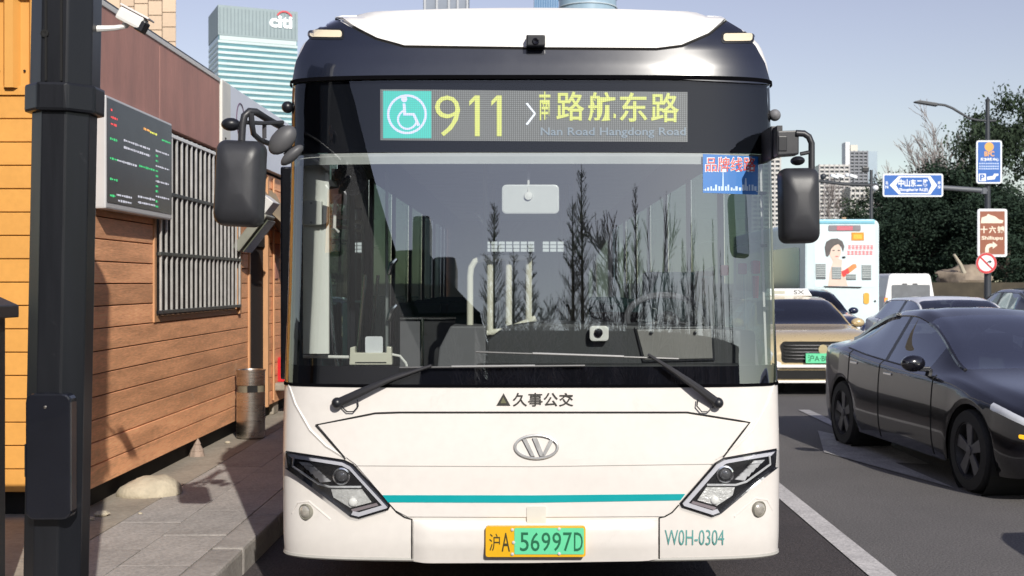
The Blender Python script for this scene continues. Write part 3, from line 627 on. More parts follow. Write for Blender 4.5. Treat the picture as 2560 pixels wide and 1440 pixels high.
for side, HP in ((-1, HL), (1, HR)):
    ho = patch(HP, .010, -.004, 14, 20).build('headlight', hlb, bus)
    if side < 0: ho['label'] = 'angular black headlight on the kerb side'
    rim = MB(); a_ = shrink(HP, 5); b_ = shrink(HP, 15); n = len(HP)
    for i in range(n):
        j = (i + 1) % n
        if i == 6 or i == 7: continue
        rim.add(patch([a_[i], a_[j], b_[j], b_[i]], .018, .008, 18, 30).v, patch([a_[i], a_[j], b_[j], b_[i]], .018, .008, 18, 30).f)
    rim.build('light_guide', hlg, ho)
    i3 = shrink(HP, 24); 
    seam([mirx(side, *p) for p in ((740, 1142), (738, 1165), (800, 1208), (828, 1216), (905, 1216))], .006, .018).build('inner_trim', hll, ho, smooth=True)
    for k in range(5):
        f0 = k / 5.; f1 = (k + .8) / 5.
        q = [(lerp(752, 806, f0), lerp(1152, 1196, f0) + 2), (lerp(776, 832, f0), lerp(1156, 1204, f0)), (lerp(776, 832, f1), lerp(1156, 1204, f1)), (lerp(752, 806, f1), lerp(1152, 1205, f1) + 2)]
        patch([mirx(side, *p) for p in q], .019, .010, 30).build('turn_signal_cell', hll, ho)
    c = BF(*mirx(side, 856, 1189), .010); ax = Vector((0, -1, 0))
    MB().lathe(c, ax, [(.043, 0), (.043, .016), (.036, .018), (.032, .006), (.030, .004)], 24).build('lamp_ring', chrome, ho, smooth=True)
    MB().lathe(c, ax, [(.031, .004), (.026, .015), (.016, .021), (.0005, .023)], 24).build('projector_lens', M('projector_glass', (.16, .16, .17), .05, metal=.5, var=.2), ho, smooth=True)
    rp = [mirx(side, *p) for p in ((830, 1222), (906, 1222), (930, 1254), (878, 1268), (836, 1242))]
    patch(rp, .015, .009, 12, 12).build('low_beam_reflector', refl, ho)
    patch(shrink(HP, 2.5), .034, .012, 16, 20).build('clear_cover', glass('lamp_cover', (.96, .97, .98), .02), ho, smooth=True)
    c = BF(*mirx(side, 884, 1254), .018); MB().ball(c, (.022, .012, .022), 14, 8).build('bulb', M('bulb_glass', (.9, .9, .88), .1, var=.02), ho, smooth=True)
    patch([mirx(side, *p) for p in ((880, 1272), (942, 1256), (947, 1262), (884, 1279))], .016, .009, 20).build('reflector_strip', M('strip_mauve', (.26, .22, .24), .4), ho)
for a, b, r in ((764, 1279, 16), (1898, 1272, 15)):
    c = BF(a, b, .004); t = (c.x - BXC) / bw(c.z); nn = Vector((math.copysign(.55, t), -.83, 0))
    o = MB().lathe(c, nn, [(.040, -.02), (.040, .004), (.035, .006), (.033, 0)], 24).build('fog_light', M('fog_bezel', (.25, .24, .2), .4), bus, smooth=True)
    MB().lathe(c, nn, [(.033, .0), (.026, .008), (.012, .013), (.0005, .014)], 24).build('lens', M('fog_lens', (.55, .52, .46), .1, metal=.4, var=.2, scale=30), o, smooth=True)
    sgn = 1 if a < 1300 else -1
    seam([(a - 34 * sgn, b + 4), (a - 20 * sgn, b - 22), (a + 8 * sgn, b - 26), (a + 62 * sgn, b + 20)], .006, -.002).build('fog_recess_edge', cream, bus, smooth=True)
# wipers
for (pv, kn, tip, b0, b1, lw) in (((848, 1007), (1040, 921), (1080, 914), (1000, 919), (1462, 914), 1), ((1790, 1007), (1640, 898), (1618, 886), (1190, 880), (1695, 897), -1)):
    wo = MB().tube([BF(*pv, .03), BF(lerp(pv[0], kn[0], .3), lerp(pv[1], kn[1], .3), .05), BF(lerp(pv[0], kn[0], .7), lerp(pv[1], kn[1], .7), .045), BF(*tip, .03)], [.023, .021, .013, .007], 8).build('wiper', blackp, bus, smooth=True)
    MB().ball(BF(*pv, .035), (.028, .028, .028)).build('pivot_cap', black, wo, smooth=True)
    k = 9; MB().tube([BF(lerp(b0[0], b1[0], i / k), lerp(b0[1], b1[1], i / k), .016) for i in range(k + 1)], .005, 6).build('blade', M('wiper_blade', (.10, .10, .10), .4), wo)
    k = 9; MB().tube([BF(lerp(b0[0], b1[0], .28 + .45 * i / k), lerp(b0[1], b1[1], .28 + .45 * i / k) - 1, .022) for i in range(k + 1)], .006, 6).build('blade_frame', M('wiper_grey', (.25, .25, .25), .4), wo)
    h = [BF(pv[0] + lw * a, pv[1] + b, .02) for a, b in ((8, 8), (22, 22), (38, 22), (50, 8), (48, -8))]
    MB().tube(h, .0035, 6).build('washer_hose', black, wo)

# body behind the front: sides, windows, roof, rear, floor, wheels
YR = 17.9
zs_l = [.335, .6, .9, 1.15]; zs_u = [2.5, 2.62, 2.735, 2.8, 2.87, 2.94, 3.0, 3.04, 3.075, 3.10, 3.122]
def ye(z): return Y0 + bs(z) + DEP
bgl = glass('bus_side_glass', (.15, .21, .185), .07)
for s_ in (-1, 1):
    mb = MB()
    for zs in (zs_l, zs_u):
        n = len(zs); mb.add([(BXC + s_ * bw(z), ye(z) - .002, z) for z in zs] + [(BXC + s_ * bw(z), YR, z) for z in zs], [(i, i + 1, n + i + 1, n + i) for i in range(n - 1)])
    mb.build('side_panel', cream, bus, smooth=True)
    y = ye(1.8); k = 0
    while y < YR - .4:
        y1 = min(y + 1.55, YR - .1); xo = lambda z: BXC + s_ * bw(z)
        mb = MB().add([(xo(1.15), y + .05, 1.15), (xo(1.15), y1 - .05, 1.15), (xo(2.5), y1 - .05, 2.5), (xo(2.5), y + .05, 2.5)], [(0, 1, 2, 3)]); mb.build('side_window', bgl, bus)
        MB().prism([(xo(1.14) - s_ * .03, y1 - .05, 1.14), (xo(1.14) - s_ * .03, y1 + .05, 1.14), (xo(2.51) - s_ * .03, y1 + .05, 2.51), (xo(2.51) - s_ * .03, y1 - .05, 2.51)], (s_ * .028, 0, 0)).build('window_pillar', black, bus)
        y = y1
    for yw in (8.6, 14.8):
        c = Vector((BXC + s_ * 1.12, yw, .47)); wo = MB().lathe(c, (s_, 0, 0), [(.28, -.24), (.44, -.24), (.47, -.2), (.47, -.02), (.44, .02), (.28, .02)], 32).build('wheel', rubber, bus, smooth=True)
        MB().lathe(c, (s_, 0, 0), [(.28, -.02), (.24, .0), (.1, -.03), (.09, .03), (.001, .03)], 24).build('rim', greym, wo, smooth=True)
n = len(TS); mb = MB(); zt_ = 3.122
mb.add([TZ(t, zt_) for t in TS] + [(BXC + t * bw(zt_), YR, zt_) for t in TS], [(i, i + 1, n + i + 1, n + i) for i in range(n - 1)]); mb.build('roof', creamr, bus)
pr = [(z, bw(z)) for z in zs_l + zs_u]; mb = MB().add([(BXC - w_, YR, z) for z, w_ in pr] + [(BXC + w_, YR, z) for z, w_ in pr][::-1], [tuple(range(2 * len(pr)))]); mb.build('rear_panel', cream, bus)
box('floor', (BXC - 1.22, 6.35, .36), (BXC + 1.22, YR - .02, .44), M('bus_floor', (.28, .28, .29), .7, var=.2), bus)
box('ceiling', (BXC - 1.02, 6.5, 2.62), (BXC + 1.02, YR - .05, 2.68), M('bus_ceiling', (.72, .73, .73), .6), bus)
# ---- inside of the bus
cabin = M('cabin_dark', (.012, .012, .014), .55, var=.2, scale=3); cabw = M('cabin_white', (.90, .90, .85), .45, var=.05, scale=2); railm = M('cream_rail', (.68, .66, .55), .3, var=.04)
dsh = M('dashboard', (.040, .042, .046), .6, var=.15, scale=5, bump=.1, bscale=200)
q = lambda Y: (lambda a, b: P(a, b, Y))
dash = plate([(1205, 925), (1215, 852), (1265, 816), (1330, 806), (1560, 812), (1700, 815), (1888, 828), (1900, 925)], q(6.42), (0, .5, 0)).build('dashboard', dsh, bus, bevel=.02)
plate([(1092, 925), (1098, 870), (1126, 815), (1214, 815), (1216, 925)], q(6.42), (0, .35, 0)).build('ticket_console', M('console_grey', (.13, .13, .14), .6, var=.1), bus, bevel=.01)
hp_ = [(1592, 824), (1778, 822), (1782, 896), (1612, 899)]
o = plate(shrink(hp_, -4), q(6.405), (0, .03, 0)).build('dash_hatch', black, dash, bevel=.004); 
plate(hp_, q(6.398), (0, .02, 0)).build('hatch_lid', M('hatch_sunlit_grey', (.22, .21, .20), .45, var=.1), dash, bevel=.003)  # lid paler than the dash: reflected sunlight put into its colour
for a in (1628, 1738): MB().lathe(P(a, 832, 6.397), (0, -1, 0), [(.010, 0), (.008, .012), (.001, .013)], 8).build('hatch_knob', black, dash)
MB().box((P(1190, 921, 6.2).x, 6.24, 1.255), (P(1900, 921, 6.2).x, 6.5, 1.27)).build('dash_shelf', dsh, bus, bevel=.004)
o = plate(rrect(1498, 834, 24, 19, 9, 4), q(6.36), (0, .05, 0)).build('driver_camera', whitep, bus, bevel=.006)
MB().lathe(P(1496, 832, 6.36), (0, -1, 0), [(.024, 0), (.022, .012), (.012, .02), (.001, .021)], 18).build('lens', M('lens_black', (.005, .005, .008), .05), o, smooth=True)
# steering wheel
c = P(1668, 800, 6.7); rm = Matrix.Rotation(R(-52), 3, 'X')
ring = [c + rm @ Vector((.225 * math.cos(a), 0, .225 * math.sin(a))) for a in [2 * math.pi * i / 32 for i in range(33)]]
so_w = MB().tube(ring, .018, 8).build('steering_wheel', M('wheel_grey', (.10, .10, .11), .45), bus, smooth=True)
MB().ball(c, (.07, .05, .05)).build('wheel_hub', blackp, so_w, smooth=True)
for a in (200, 340, 270): MB().tube([c, c + rm @ Vector((.22 * math.cos(R(a)), 0, .22 * math.sin(R(a))))], .012, 6).build('spoke', blackp, so_w)
# driver's seat, protective screen, passenger seats
seatm = M('seat_blue', (.05, .10, .11), .8, var=.2, scale=6, bump=.2, bscale=100)
def bus_seat(x, y, z, name='passenger_seat', hb=.62):
    o = MB().box((x - .21, y - .22, z + .38), (x + .21, y + .22, z + .47)).build(name, seatm, bus, bevel=.03)
    MB().box((x - .21, y + .18, z + .45), (x + .21, y + .26, z + .45 + hb)).build('seat_back', seatm, o, bevel=.03)
    MB().box((x - .05, y - .05, z), (x + .05, y + .05, z + .38)).build('pedestal', black, o)
bus_seat(P(1700, 0, 7.5).x, 7.55, .62, 'driver_seat', .7)
for r in range(7):
    for x in (-.98, -.52, .55, 1.0):
        if r < 1 and x < 0: continue
        bus_seat(x, 9.6 + r * .95, .45)
for y in (9.0, 11.2, 13.4):
    for x in (-.32, .36): MB().tube([(x, y, .45), (x, y, 2.62)], .018, 8).build('grab_pole', railm, bus, smooth=True)
for x in (-.36, .40): MB().tube([(x, 8.4, 2.18), (x, 17, 2.18)], .016, 8).build('grab_rail', railm, bus, smooth=True)
gsh = glass('driver_screen', (.86, .88, .88), .06)
plate([(1585, 812), (1600, 775), (1690, 705), (1790, 662), (1788, 812)], q(7.15), (0, .008, 0)).build('driver_screen', gsh, bus)
# cream rail frame
Yr = 6.6
def rail(pts, r=.0185, nm='barrier_rail'): return MB().tube([P(a, b, Yr) for a, b in pts], r, 10).build(nm, railm, bus, smooth=True)
rail([(1175, 860), (1175, 690), (1178, 668), (1188, 653), (1206, 646), (1330, 643)])
rail([(1225, 836), (1225, 648)]); rail([(1272, 832), (1272, 648)]); rail([(1322, 805), (1322, 645)]); rail([(1217, 832), (1262, 828), (1340, 796)])
box('barrier_panel', (P(1180, 0, 6.99).x, 6.70, .5), (P(1330, 0, 6.99).x, 6.72, P(0, 842, 6.71).z), cabin, bus)
o = box('inside_sign', (P(1205, 0, 10).x, 9.98, P(0, 633, 10).z), (P(1415, 0, 10).x, 10.03, P(0, 600, 10).z), M('sign_housing', (.4, .4, .4), .5), bus, bevel=.01)
for k in range(11):
    if k in (7,): continue
    m_ = MB(); x = 1210 + k * 18.4
    for r in range(3): flat([(x, 604 + r * 9), (x + 15, 604 + r * 9), (x + 15, 611 + r * 9), (x, 611 + r * 9)], q(9.975), m_)
    m_.build('sign_cell', emis('sign_glow', (.8, .85, .8), .5), o, recalc=False)
curt = M('curtain_beige', (.42, .36, .28), .85, var=.25, scale=5, stretch=(10, 1, .2))
for (x0, x1, y0, y1, Yc) in ((1420, 1472, 640, 850, 8.0), (1738, 1786, 678, 850, 7.6)):
    m_ = MB(); n = 12; pts = []
    for i in range(n + 1): pts.append((lerp(x0, x1, i / n), .03 * math.sin(i * 2.1)))
    m_.add([P(a, y0, Yc) + Vector((0, d, 0)) for a, d in pts] + [P(a, y1, Yc) + Vector((0, d, 0)) for a, d in pts], [(i, i + 1, n + 2 + i, n + 1 + i) for i in range(n)]); m_.build('curtain', curt, bus, smooth=True)
box('cab_partition', (P(1478, 0, 8.2).x, 8.18, .45), (P(1740, 0, 8.2).x, 8.22, 1.5), cabin, bus)
# inside mirror, fan, pillars, panels, hammer, card reader
im = plate(rrect(1326, 498, 72, 37, 12, 4), q(6.16), (0, .035, 0)).build('inside_mirror', M('mirror_back', (.60, .61, .60), .4, var=.06), bus, bevel=.008)
MB().tube([P(1321, 405, 6.20), P(1321, 490, 6.155)], .007, 8).build('stem', greym, im); MB().lathe(P(1321, 490, 6.158), (0, -1, 0), [(.022, 0), (.02, .012), (.001, .014)], 14).build('joint', whitep, im, smooth=True)
fan = MB(); fc = P(880, 448, 6.3)
for rr in (.03, .055, .08): fan.tube([fc + Vector((rr * math.cos(a), -.035 * (1 - rr / .1), rr * 1.05 * math.sin(a))) for a in [2 * math.pi * i / 20 for i in range(21)]], .0035, 5)
for k in range(12): a = 2 * math.pi * k / 12; fan.tube([fc + Vector((.012 * math.cos(a), -.035, .012 * math.sin(a))), fc + Vector((.083 * math.cos(a), 0, .083 * math.sin(a)))], .0025, 4)
fo = fan.build('cab_fan', black, bus); MB().lathe(fc + Vector((0, .04, 0)), (0, -1, 0), [(.06, -.03), (.082, 0), (.082, .03)], 18).build('fan_motor', black, fo)
band(1.285, 2.36, 10, -.030, -.992, -.955).build('screen_pillar', M('pillar_cream', (.62, .60, .52), .4, var=.05), bus, smooth=True, recalc=False)
plate([(757, 403), (822, 403), (822, 885), (757, 885)], q(6.22), (0, .03, 0)).build('door_housing', cabw, bus, bevel=.004)
o = plate([(754, 500), (804, 502), (804, 562), (754, 562)], q(6.17), (0, .05, 0)).build('switch_box', cabw, bus, bevel=.006)
plate([(806, 512), (820, 516), (820, 556), (806, 562)], q(6.17), (0, .04, 0)).build('switch_clip', greyp, o, bevel=.003)
for a, b in ((778, 508), (778, 556)): MB().lathe(P(a, b, 6.17), (0, -1, 0), [(.006, 0), (.006, .003), (.001, .004)], 8).build('screw', greym, o)
MB().tube([P(834, 490, 6.5), P(850, 488, 6.5), P(838, 500, 6.48), P(836, 570, 6.48), P(846, 580, 6.5)], .009, 8).build('door_grab_handle', whitep, bus, smooth=True)
MB().tube([P(758, 891, 6.3), P(885, 893, 6.3)], .009, 8).build('pipe', whitep, bus, smooth=True); MB().tube([P(975, 885, 6.3), P(1000, 890, 6.3), P(1015, 908, 6.3), P(1018, 920, 6.3)], .007, 8).build('cable', whitep, bus, smooth=True)
rd = plate([(873, 912), (875, 869), (887, 866), (887, 882), (966, 882), (966, 866), (978, 868), (980, 912)], q(6.26), (0, .06, 0)).build('card_reader', railm, bus, bevel=.005)
plate(rrect(935, 862, 22, 21, 5, 3), q(6.28), (0, .006, 0)).build('card', M('card_white', (.7, .72, .75), .4), rd); plate([(888, 905), (966, 905), (966, 908), (888, 908)], q(6.258), (0, .01, 0)).build('reader_slot', darkm, rd)
band(1.285, 2.30, 8, -.035, .958, .972).build('side_rail', greym, bus, smooth=True, recalc=False)
for z in (2.16, 1.89, 1.57): MB().cbox(TZ(.966, z, -.03), (.03, .03, .016)).build('rail_clamp', black, bus)
hm = MB().tube([P(1889, 745, 6.24), P(1889, 690, 6.24)], [.014, .018], 8).build('safety_hammer', redp, bus, smooth=True); MB().cbox(P(1889, 668, 6.24), (.045, .05, .07)).build('hammer_head', redp, hm, bevel=.012)
for a, b, Yq in ((1811, 676, 6.9), (1856, 672, 6.35)): MB().cbox(P(a, b, Yq), (.045, .03, .06)).build('red_holder', M('red_dull', (.35, .02, .03), .5), bus, bevel=.008)
# entrance door on the kerb side, seen through the screen
dg = glass('door_glass', (.22, .52, .42), .08)
for (ya, yb) in ((6.75, 7.35), (7.38, 7.98)):
    xo = BXC - 1.2; o = MB().add([(xo, ya, .7), (xo + .1, yb, .7), (xo + .1, yb, 2.3), (xo, ya, 2.3)], [(0, 1, 2, 3)]).build('door_leaf', dg, bus)
    f_ = MB(); f_.tube([(xo, ya, .5), (xo, ya, 2.4)], .025, 4); f_.tube([(xo + .1, yb, .5), (xo + .1, yb, 2.4)], .025, 4); f_.build('leaf_frame', black, o)
    MB().tube([(xo + .08, ya + .5, .9), (xo + .16, ya + .5, 1.3), (xo + .2, ya + .5, 1.75)], .012, 8).build('leaf_handle', chrome, o, smooth=True)
MB().tube([P(1000, 795, 7.4), P(1140, 795, 7.4)], .008, 8).build('partition_rail', chrome, bus); MB().tube([P(1056, 795, 7.4), P(1056, 925, 7.4)], .009, 8).build('partition_post', chrome, bus)
plate([(1000, 798), (1050, 798), (1050, 930), (1000, 930)], q(7.42), (0, .01, 0)).build('partition_panel', greyp, bus); plate([(1060, 798), (1138, 798), (1138, 930), (1060, 930)], q(7.42), (0, .01, 0)).build('partition_panel', cabin, bus)
MB().tube([P(967, 430, 7.2), P(967, 900, 7.2)], .010, 8).build('entrance_pole', M('dull_pole', (.3, .33, .33), .35, metal=.6), bus)
for b in (665, 780): MB().tube([P(972, b + 22, 7.15), P(980, b - 5, 7.15), P(992, b - 18, 7.15)], [.012, .02, .012], 8).build('pole_knuckle', chrome, bus, smooth=True)
# open outer door leaf beyond the corner
box('outer_door_leaf', (P(705, 0, 6.75).x, 6.7, 1.16), (BXC - 1.235, 6.78, P(0, 418, 6.75).z), bdark, bus, bevel=.012)
# mirrors and small corner parts
def mirror_body(x0, x1, y0, y1, Y, tilt, dz=.10):
    c = P((x0 + x1) / 2, (y0 + y1) / 2, Y); hw = (x1 - x0) / 2 * Y / F; hh = (y1 - y0) / 2 * Y / F
    mb = MB(); k = 24; rows = [(1.0, .055), (1.0, .02), (.985, -.01), (.94, -.035), (.84, -.058), (.62, -.072), (.3, -.079)]; base = rrect(0, 0, hw, hh, min(hw, hh) * .42, 5)
    vs = []; n = len(base)
    for s_, d in rows: vs += [Vector((a * s_, d, b * s_)) for a, b in base]
    vs = [Matrix.Rotation(tilt, 3, 'Y') @ v + c for v in vs]; m = len(rows)
    mb.add(vs, [(i * n + k, i * n + (k + 1) % n, (i + 1) * n + (k + 1) % n, (i + 1) * n + k) for i in range(m - 1) for k in range(n)] + [tuple(range(n)), tuple(range((m - 1) * n, m * n))])
    return mb, c, hw, hh
Ym = 5.45; mm = M('mirror_plastic', (.030, .031, .036), .42, var=.15, scale=5, bump=.05, bscale=400)
mb, c, hw, hh = mirror_body(538, 658, 350, 566, Ym, R(2.5)); mo = mb.build('wing_mirror', mm, bus, smooth=True, auto=1.0)
MB().box((c.x - hw * .88, Ym + .056, c.z - hh * .92), (c.x + hw * .88, Ym + .06, c.z + hh * .92)).build('mirror_glass', chrome, mo, bevel=.001)
MB().tube([P(604, 352, Ym), P(606, 315, Ym), P(611, 290, Ym), P(624, 278, Ym + .01), P(640, 280, Ym + .03), P(672, 300, Ym + .25), P(712, 322, 6.1)], .017, 10).build('mirror_arm', mm, mo, smooth=True)
MB().tube([P(610, 306, Ym), P(660, 308, Ym + .1), P(707, 306, Ym + .2)], .010, 8).build('arm_brace', mm, mo, smooth=True)
MB().tube([P(628, 284, Ym), P(630, 312, Ym), P(634, 335, Ym + .03), P(650, 350, Ym + .1), P(690, 366, 6.0), P(735, 372, 6.3)], .013, 8).build('arm_loop', mm, mo, smooth=True)
MB().tube([P(661, 345, Ym + .15), P(661, 312, Ym + .12)], .010, 8).build('arm_link', greyp, mo, smooth=True)
for a, b, rx, ry, an in ((706, 350, 44, 27, -48), (730, 388, 36, 14, -42)):
    cc_ = P(a, b, Ym + .22); k = (Ym + .22) / F; mb = MB().ball((0, 0, 0), (rx * k, .035, ry * k), 20, 10).rot(Matrix.Rotation(R(an), 3, 'Y'), (0, 0, 0))
    mb.v = [tuple(Vector(v) + cc_) for v in mb.v]; mb.build('kerb_mirror', M('kerb_mirror_grey', (.085, .085, .09), .5, var=.1), mo, smooth=True)
MB().tube([P(724, 372, Ym + .24), P(712, 385, Ym + .24), P(722, 392, Ym + .24)], .008, 6).build('kerb_mirror_stem', greyp, mo)
hb_ = MB().ball(P(577, 311, Ym), (.044, .04, .030)).build('side_camera', black, mo, smooth=True)
MB().tube([P(590, 318, Ym), P(607, 322, Ym)], .010, 8).build('side_camera_mount', black, mo)
Yn = 5.75
mb, c, hw, hh = mirror_body(1950, 2047, 419, 608, Yn, R(-1)); mo = mb.build('wing_mirror', mm, bus, smooth=True, auto=1.0)
MB().box((c.x - hw * .88, Yn + .056, c.z - hh * .92), (c.x + hw * .88, Yn + .06, c.z + hh * .92)).build('mirror_glass', chrome, mo, bevel=.001)
MB().tube([P(1990, 333, Yn), P(2010, 334, Yn), P(2022, 342, Yn), P(2029, 358, Yn), P(2029, 425, Yn)], .016, 10).build('mirror_arm', mm, mo, smooth=True)
MB().tube([P(2001, 385, Yn), P(2026, 380, Yn)], .010, 8).build('arm_brace', mm, mo, smooth=True)
plate([(1943, 327), (1998, 325), (1998, 386), (1943, 390)], q(Yn), (0, .09, 0)).build('mirror_bracket', mm, mo, bevel=.008)
plate([(1946, 340), (1968, 340), (1968, 378), (1946, 378)], q(Yn - .004), (0, .02, 0)).build('bracket_recess', black, mo, bevel=.004)
plate([(1927, 315), (1942, 315), (1942, 395), (1927, 398)], q(Yn + .15), (0, .25, 0)).build('bracket_base', mm, mo, bevel=.006)
MB().box(P(1943, 385, Yn + .05), P(1930, 330, Yn + .3)).build('bracket_stub', mm, mo)
MB().ball(P(1994, 402, Yn), (.034, .05, .022)).build('side_camera', black, mo, smooth=True)
for a, b, m_ in ((719, 268, black), (1937, 288, M('ball_grey', (.16, .16, .17), .6, var=.5, scale=30))):
    o = MB().ball(P(a, b, 6.25), .031, 18, 12).build('corner_sensor', m_, bus, smooth=True)
    s_ = 1 if a < 1000 else -1; MB().tube([P(a, b + 2, 6.25), P(a + 22 * s_, b + 2, 6.27)], .013, 8).build('sensor_mount', black, o)

# ---------------------------------------------------------------- cars
def pchip(xs, ys, x):
    xs = np.asarray(xs, float); ys = np.asarray(ys, float); h = np.diff(xs); d = np.diff(ys) / h; m = np.zeros(len(xs)); m[0] = d[0]; m[-1] = d[-1]
    for i in range(1, len(xs) - 1):
        if d[i - 1] * d[i] > 0:
            w1 = 2 * h[i] + h[i - 1]; w2 = h[i] + 2 * h[i - 1]; m[i] = (w1 + w2) / (w1 / d[i - 1] + w2 / d[i])
    k = int(np.clip(np.searchsorted(xs, x) - 1, 0, len(xs) - 2)); t = (x - xs[k]) / h[k]
    return float((2 * t**3 - 3 * t**2 + 1) * ys[k] + (t**3 - 2 * t**2 + t) * h[k] * m[k] + (-2 * t**3 + 3 * t**2) * ys[k + 1] + (t**3 - t**2) * h[k] * m[k + 1])
tyre_m = M('car_tyre', (.018, .018, .019), .8, var=.2); rim_d = M('dark_rim', (.13, .13, .14), .4, metal=.2, var=.15); rim_s = M('silver_rim', (.4, .4, .42), .3, metal=.9)
under = M('underbody', (.01, .01, .01), .9)
def car(root, S, paintm, glassm, rimm):
    """S: dict of curves along y (front = negative); root carries position and turn"""
    L, W = S['L'], S['W']; kw = dict(world=False); ya, yb = -L / 2, L / 2
    yw = (S['wf'], S['wr']); Rw = S.get('Rw', .335); Ra = Rw + .045
    gy = lambda key, y: pchip([a for a, _ in S[key]], [b for _, b in S[key]], y)
    ys = set(np.round(np.linspace(ya, yb, 64), 4))
    for c in yw:
        for k in range(13): ys.add(round(c - Ra * math.cos(math.pi * k / 12), 4))
    for k in ('cowl', 'roof0', 'roof1', 'rear'): ys.add(S[k])
    for e in (.02, .05, .09, .14): ys.add(round(ya + e, 4)); ys.add(round(yb - e, 4))
    ys = sorted(ys); CR = 4
    def section(y):
        hw = gy('width', y) * W / 2; z0 = S['sill']; zb_ = gy('belt', y); zt_ = gy('top', y); wt = gy('wtop', y) * W / 2
        z0 = max(z0, gy('low', y)) if 'low' in S else z0
        zc = z0
        for c in yw:
            d = abs(y - c)
            if d < Ra: zc = max(zc, Rw + math.sqrt(Ra * Ra - d * d))
        zm = max(lerp(z0, zb_, .62), zc + .05); zl = max(lerp(z0, zb_, .22), zc + .02); zb_ = max(zb_, zm + .03)
        g = max(zt_ - zb_, .02); bin_ = hw - .03
        return [(hw * .955 if zc == z0 else hw * .985, zc), (hw * .995, zl), (hw, zm), (hw * .975, zb_ - .035), (bin_ * .955, zb_), (wt, zb_ + g * .84), (wt * .62, zb_ + g * .97), (0, zb_ + g)]
    def refine(pts):
        out = []; n = len(pts)
        for i in range(n - 1):
            p0, p1, p2, p3 = pts[max(i - 1, 0)], pts[i], pts[i + 1], pts[min(i + 2, n - 1)]
            if i == n - 2: p3 = (-pts[n - 2][0], pts[n - 2][1])
            for k in range(CR):
                t = k / CR; c = lambda a, b, cc, d: .5 * (2 * b + (cc - a) * t + (2 * a - 5 * b + 4 * cc - d) * t * t + (3 * b - a - 3 * cc + d) * t**3)
                if i in (4,) or i == 3: out.append((lerp(p1[0], p2[0], t), lerp(p1[1], p2[1], t)))
                else: out.append((c(p0[0], p1[0], p2[0], p3[0]), c(p0[1], p1[1], p2[1], p3[1])))
        out.append(pts[-1]); return out
    sec = [refine(section(y)) for y in ys]; m = len(sec[0]); S['sec'] = (ys, sec)
    parts = {}
    for s_ in (-1, 1):
        for i in range(len(ys) - 1):
            ym = (ys[i] + ys[i + 1]) / 2
            for j in range(m - 1):
                row = j / CR; key = 'body'
                if row >= 5 and S['cowl'] < ym < S['roof0']: key = 'windscreen'
                elif row >= 5 and S['roof1'] < ym < S['rear']: key = 'rear_window'
                elif 4 <= row < 5 and S['cowl'] + S.get('swf', .25) < ym < S['rear'] - S.get('swr', .3):
                    key = 'side_window'
                    for b in S['pillars']:
                        if abs(ym - b) < .04: key = 'window_pillar'
                elif row >= 5 and S.get('glassroof') and S['roof0'] + .05 < ym < S['roof1'] - .05 and row > 5.3: key = 'glass_roof'
                elif S['hl'][0] < ym < S['hl'][1] and S['hl'][2] <= row < S['hl'][3]: key = 'headlight' + ('l' if s_ < 0 else 'r')
                elif 'tl' in S and S['tl'][0] < ym and S['tl'][1] <= row < S['tl'][2]: key = 'tail_light' + ('l' if s_ < 0 else 'r')
                if key == 'side_window':
                    seg = sum(1 for b in S['pillars'] if ym > b); key = f'side_window|{s_}|{seg}'
                if key == 'window_pillar': key = f'window_pillar|{s_}'
                mb = parts.setdefault(key, MB())
                q_ = [(s_ * sec[a][b][0], ys[a], sec[a][b][1]) for a, b in ((i, j), (i + 1, j), (i + 1, j + 1), (i, j + 1))]
                mb.add(q_, [(0, 1, 2, 3)] if s_ > 0 else [(3, 2, 1, 0)])
    for e, i in ((0, 0), (1, len(ys) - 1)):                # close both ends
        v = [(sec[i][j][0], ys[i], sec[i][j][1]) for j in range(m)] + [(-sec[i][j][0], ys[i], sec[i][j][1]) for j in range(m - 2, -1, -1)]
        parts['body'].add(v, [tuple(range(len(v))) if not e else tuple(range(len(v)))[::-1]])
    hlm = S.get('hlm') or M('car_headlight', (.6, .62, .65), .1, metal=.3, var=.3, scale=8)
    for key, mb in parts.items():
        nm = key.split('|')[0]; mt = paintm
        if nm in ('rear_window', 'side_window', 'glass_roof'): mt = glassm
        elif nm == 'windscreen': mt = S.get('wsm', glassm)
        elif nm == 'window_pillar': mt = black
        elif nm.startswith('headlight'): nm, mt = 'headlight', hlm
        elif nm.startswith('tail_light'): nm, mt = 'tail_light', M('tail_red', (.4, .01, .01), .2)
        mb.build(nm, mt, root, smooth=True, auto=.9, merge=True, recalc=False, **kw)
    # edge of the side glass (chrome or black trim)
    ai = [k for k, y in enumerate(ys) if S['cowl'] + S.get('swf', .25) - .02 <= y <= S['rear'] - S.get('swr', .3) + .02]
    for s_ in (-1, 1):
        MB().tube([(s_ * (sec[k][4 * CR][0] + .003), ys[k], sec[k][4 * CR][1]) for k in ai], .008, 5).build('window_trim', S.get('trim', black), root, smooth=True, **kw)
        MB().tube([(s_ * (sec[k][5 * CR][0] + .002), ys[k], sec[k][5 * CR][1]) for k in ai], .010, 5).build('roof_rail_trim', paintm if S.get('rail', 1) else black, root, smooth=True, **kw)
        wi = [k for k, y in enumerate(ys) if S['cowl'] <= y <= S['roof0']]; MB().tube([(s_ * (sec[k][5 * CR][0]), ys[k], sec[k][5 * CR][1] - .006) for k in wi], .021, 6).build('screen_pillar', paintm, root, smooth=True, **kw)
        wi = [k for k, y in enumerate(ys) if S['roof1'] <= y <= S['rear']]; MB().tube([(s_ * (sec[k][5 * CR][0]), ys[k], sec[k][5 * CR][1]) for k in wi], .035, 6).build('rear_pillar', paintm, root, smooth=True, **kw)
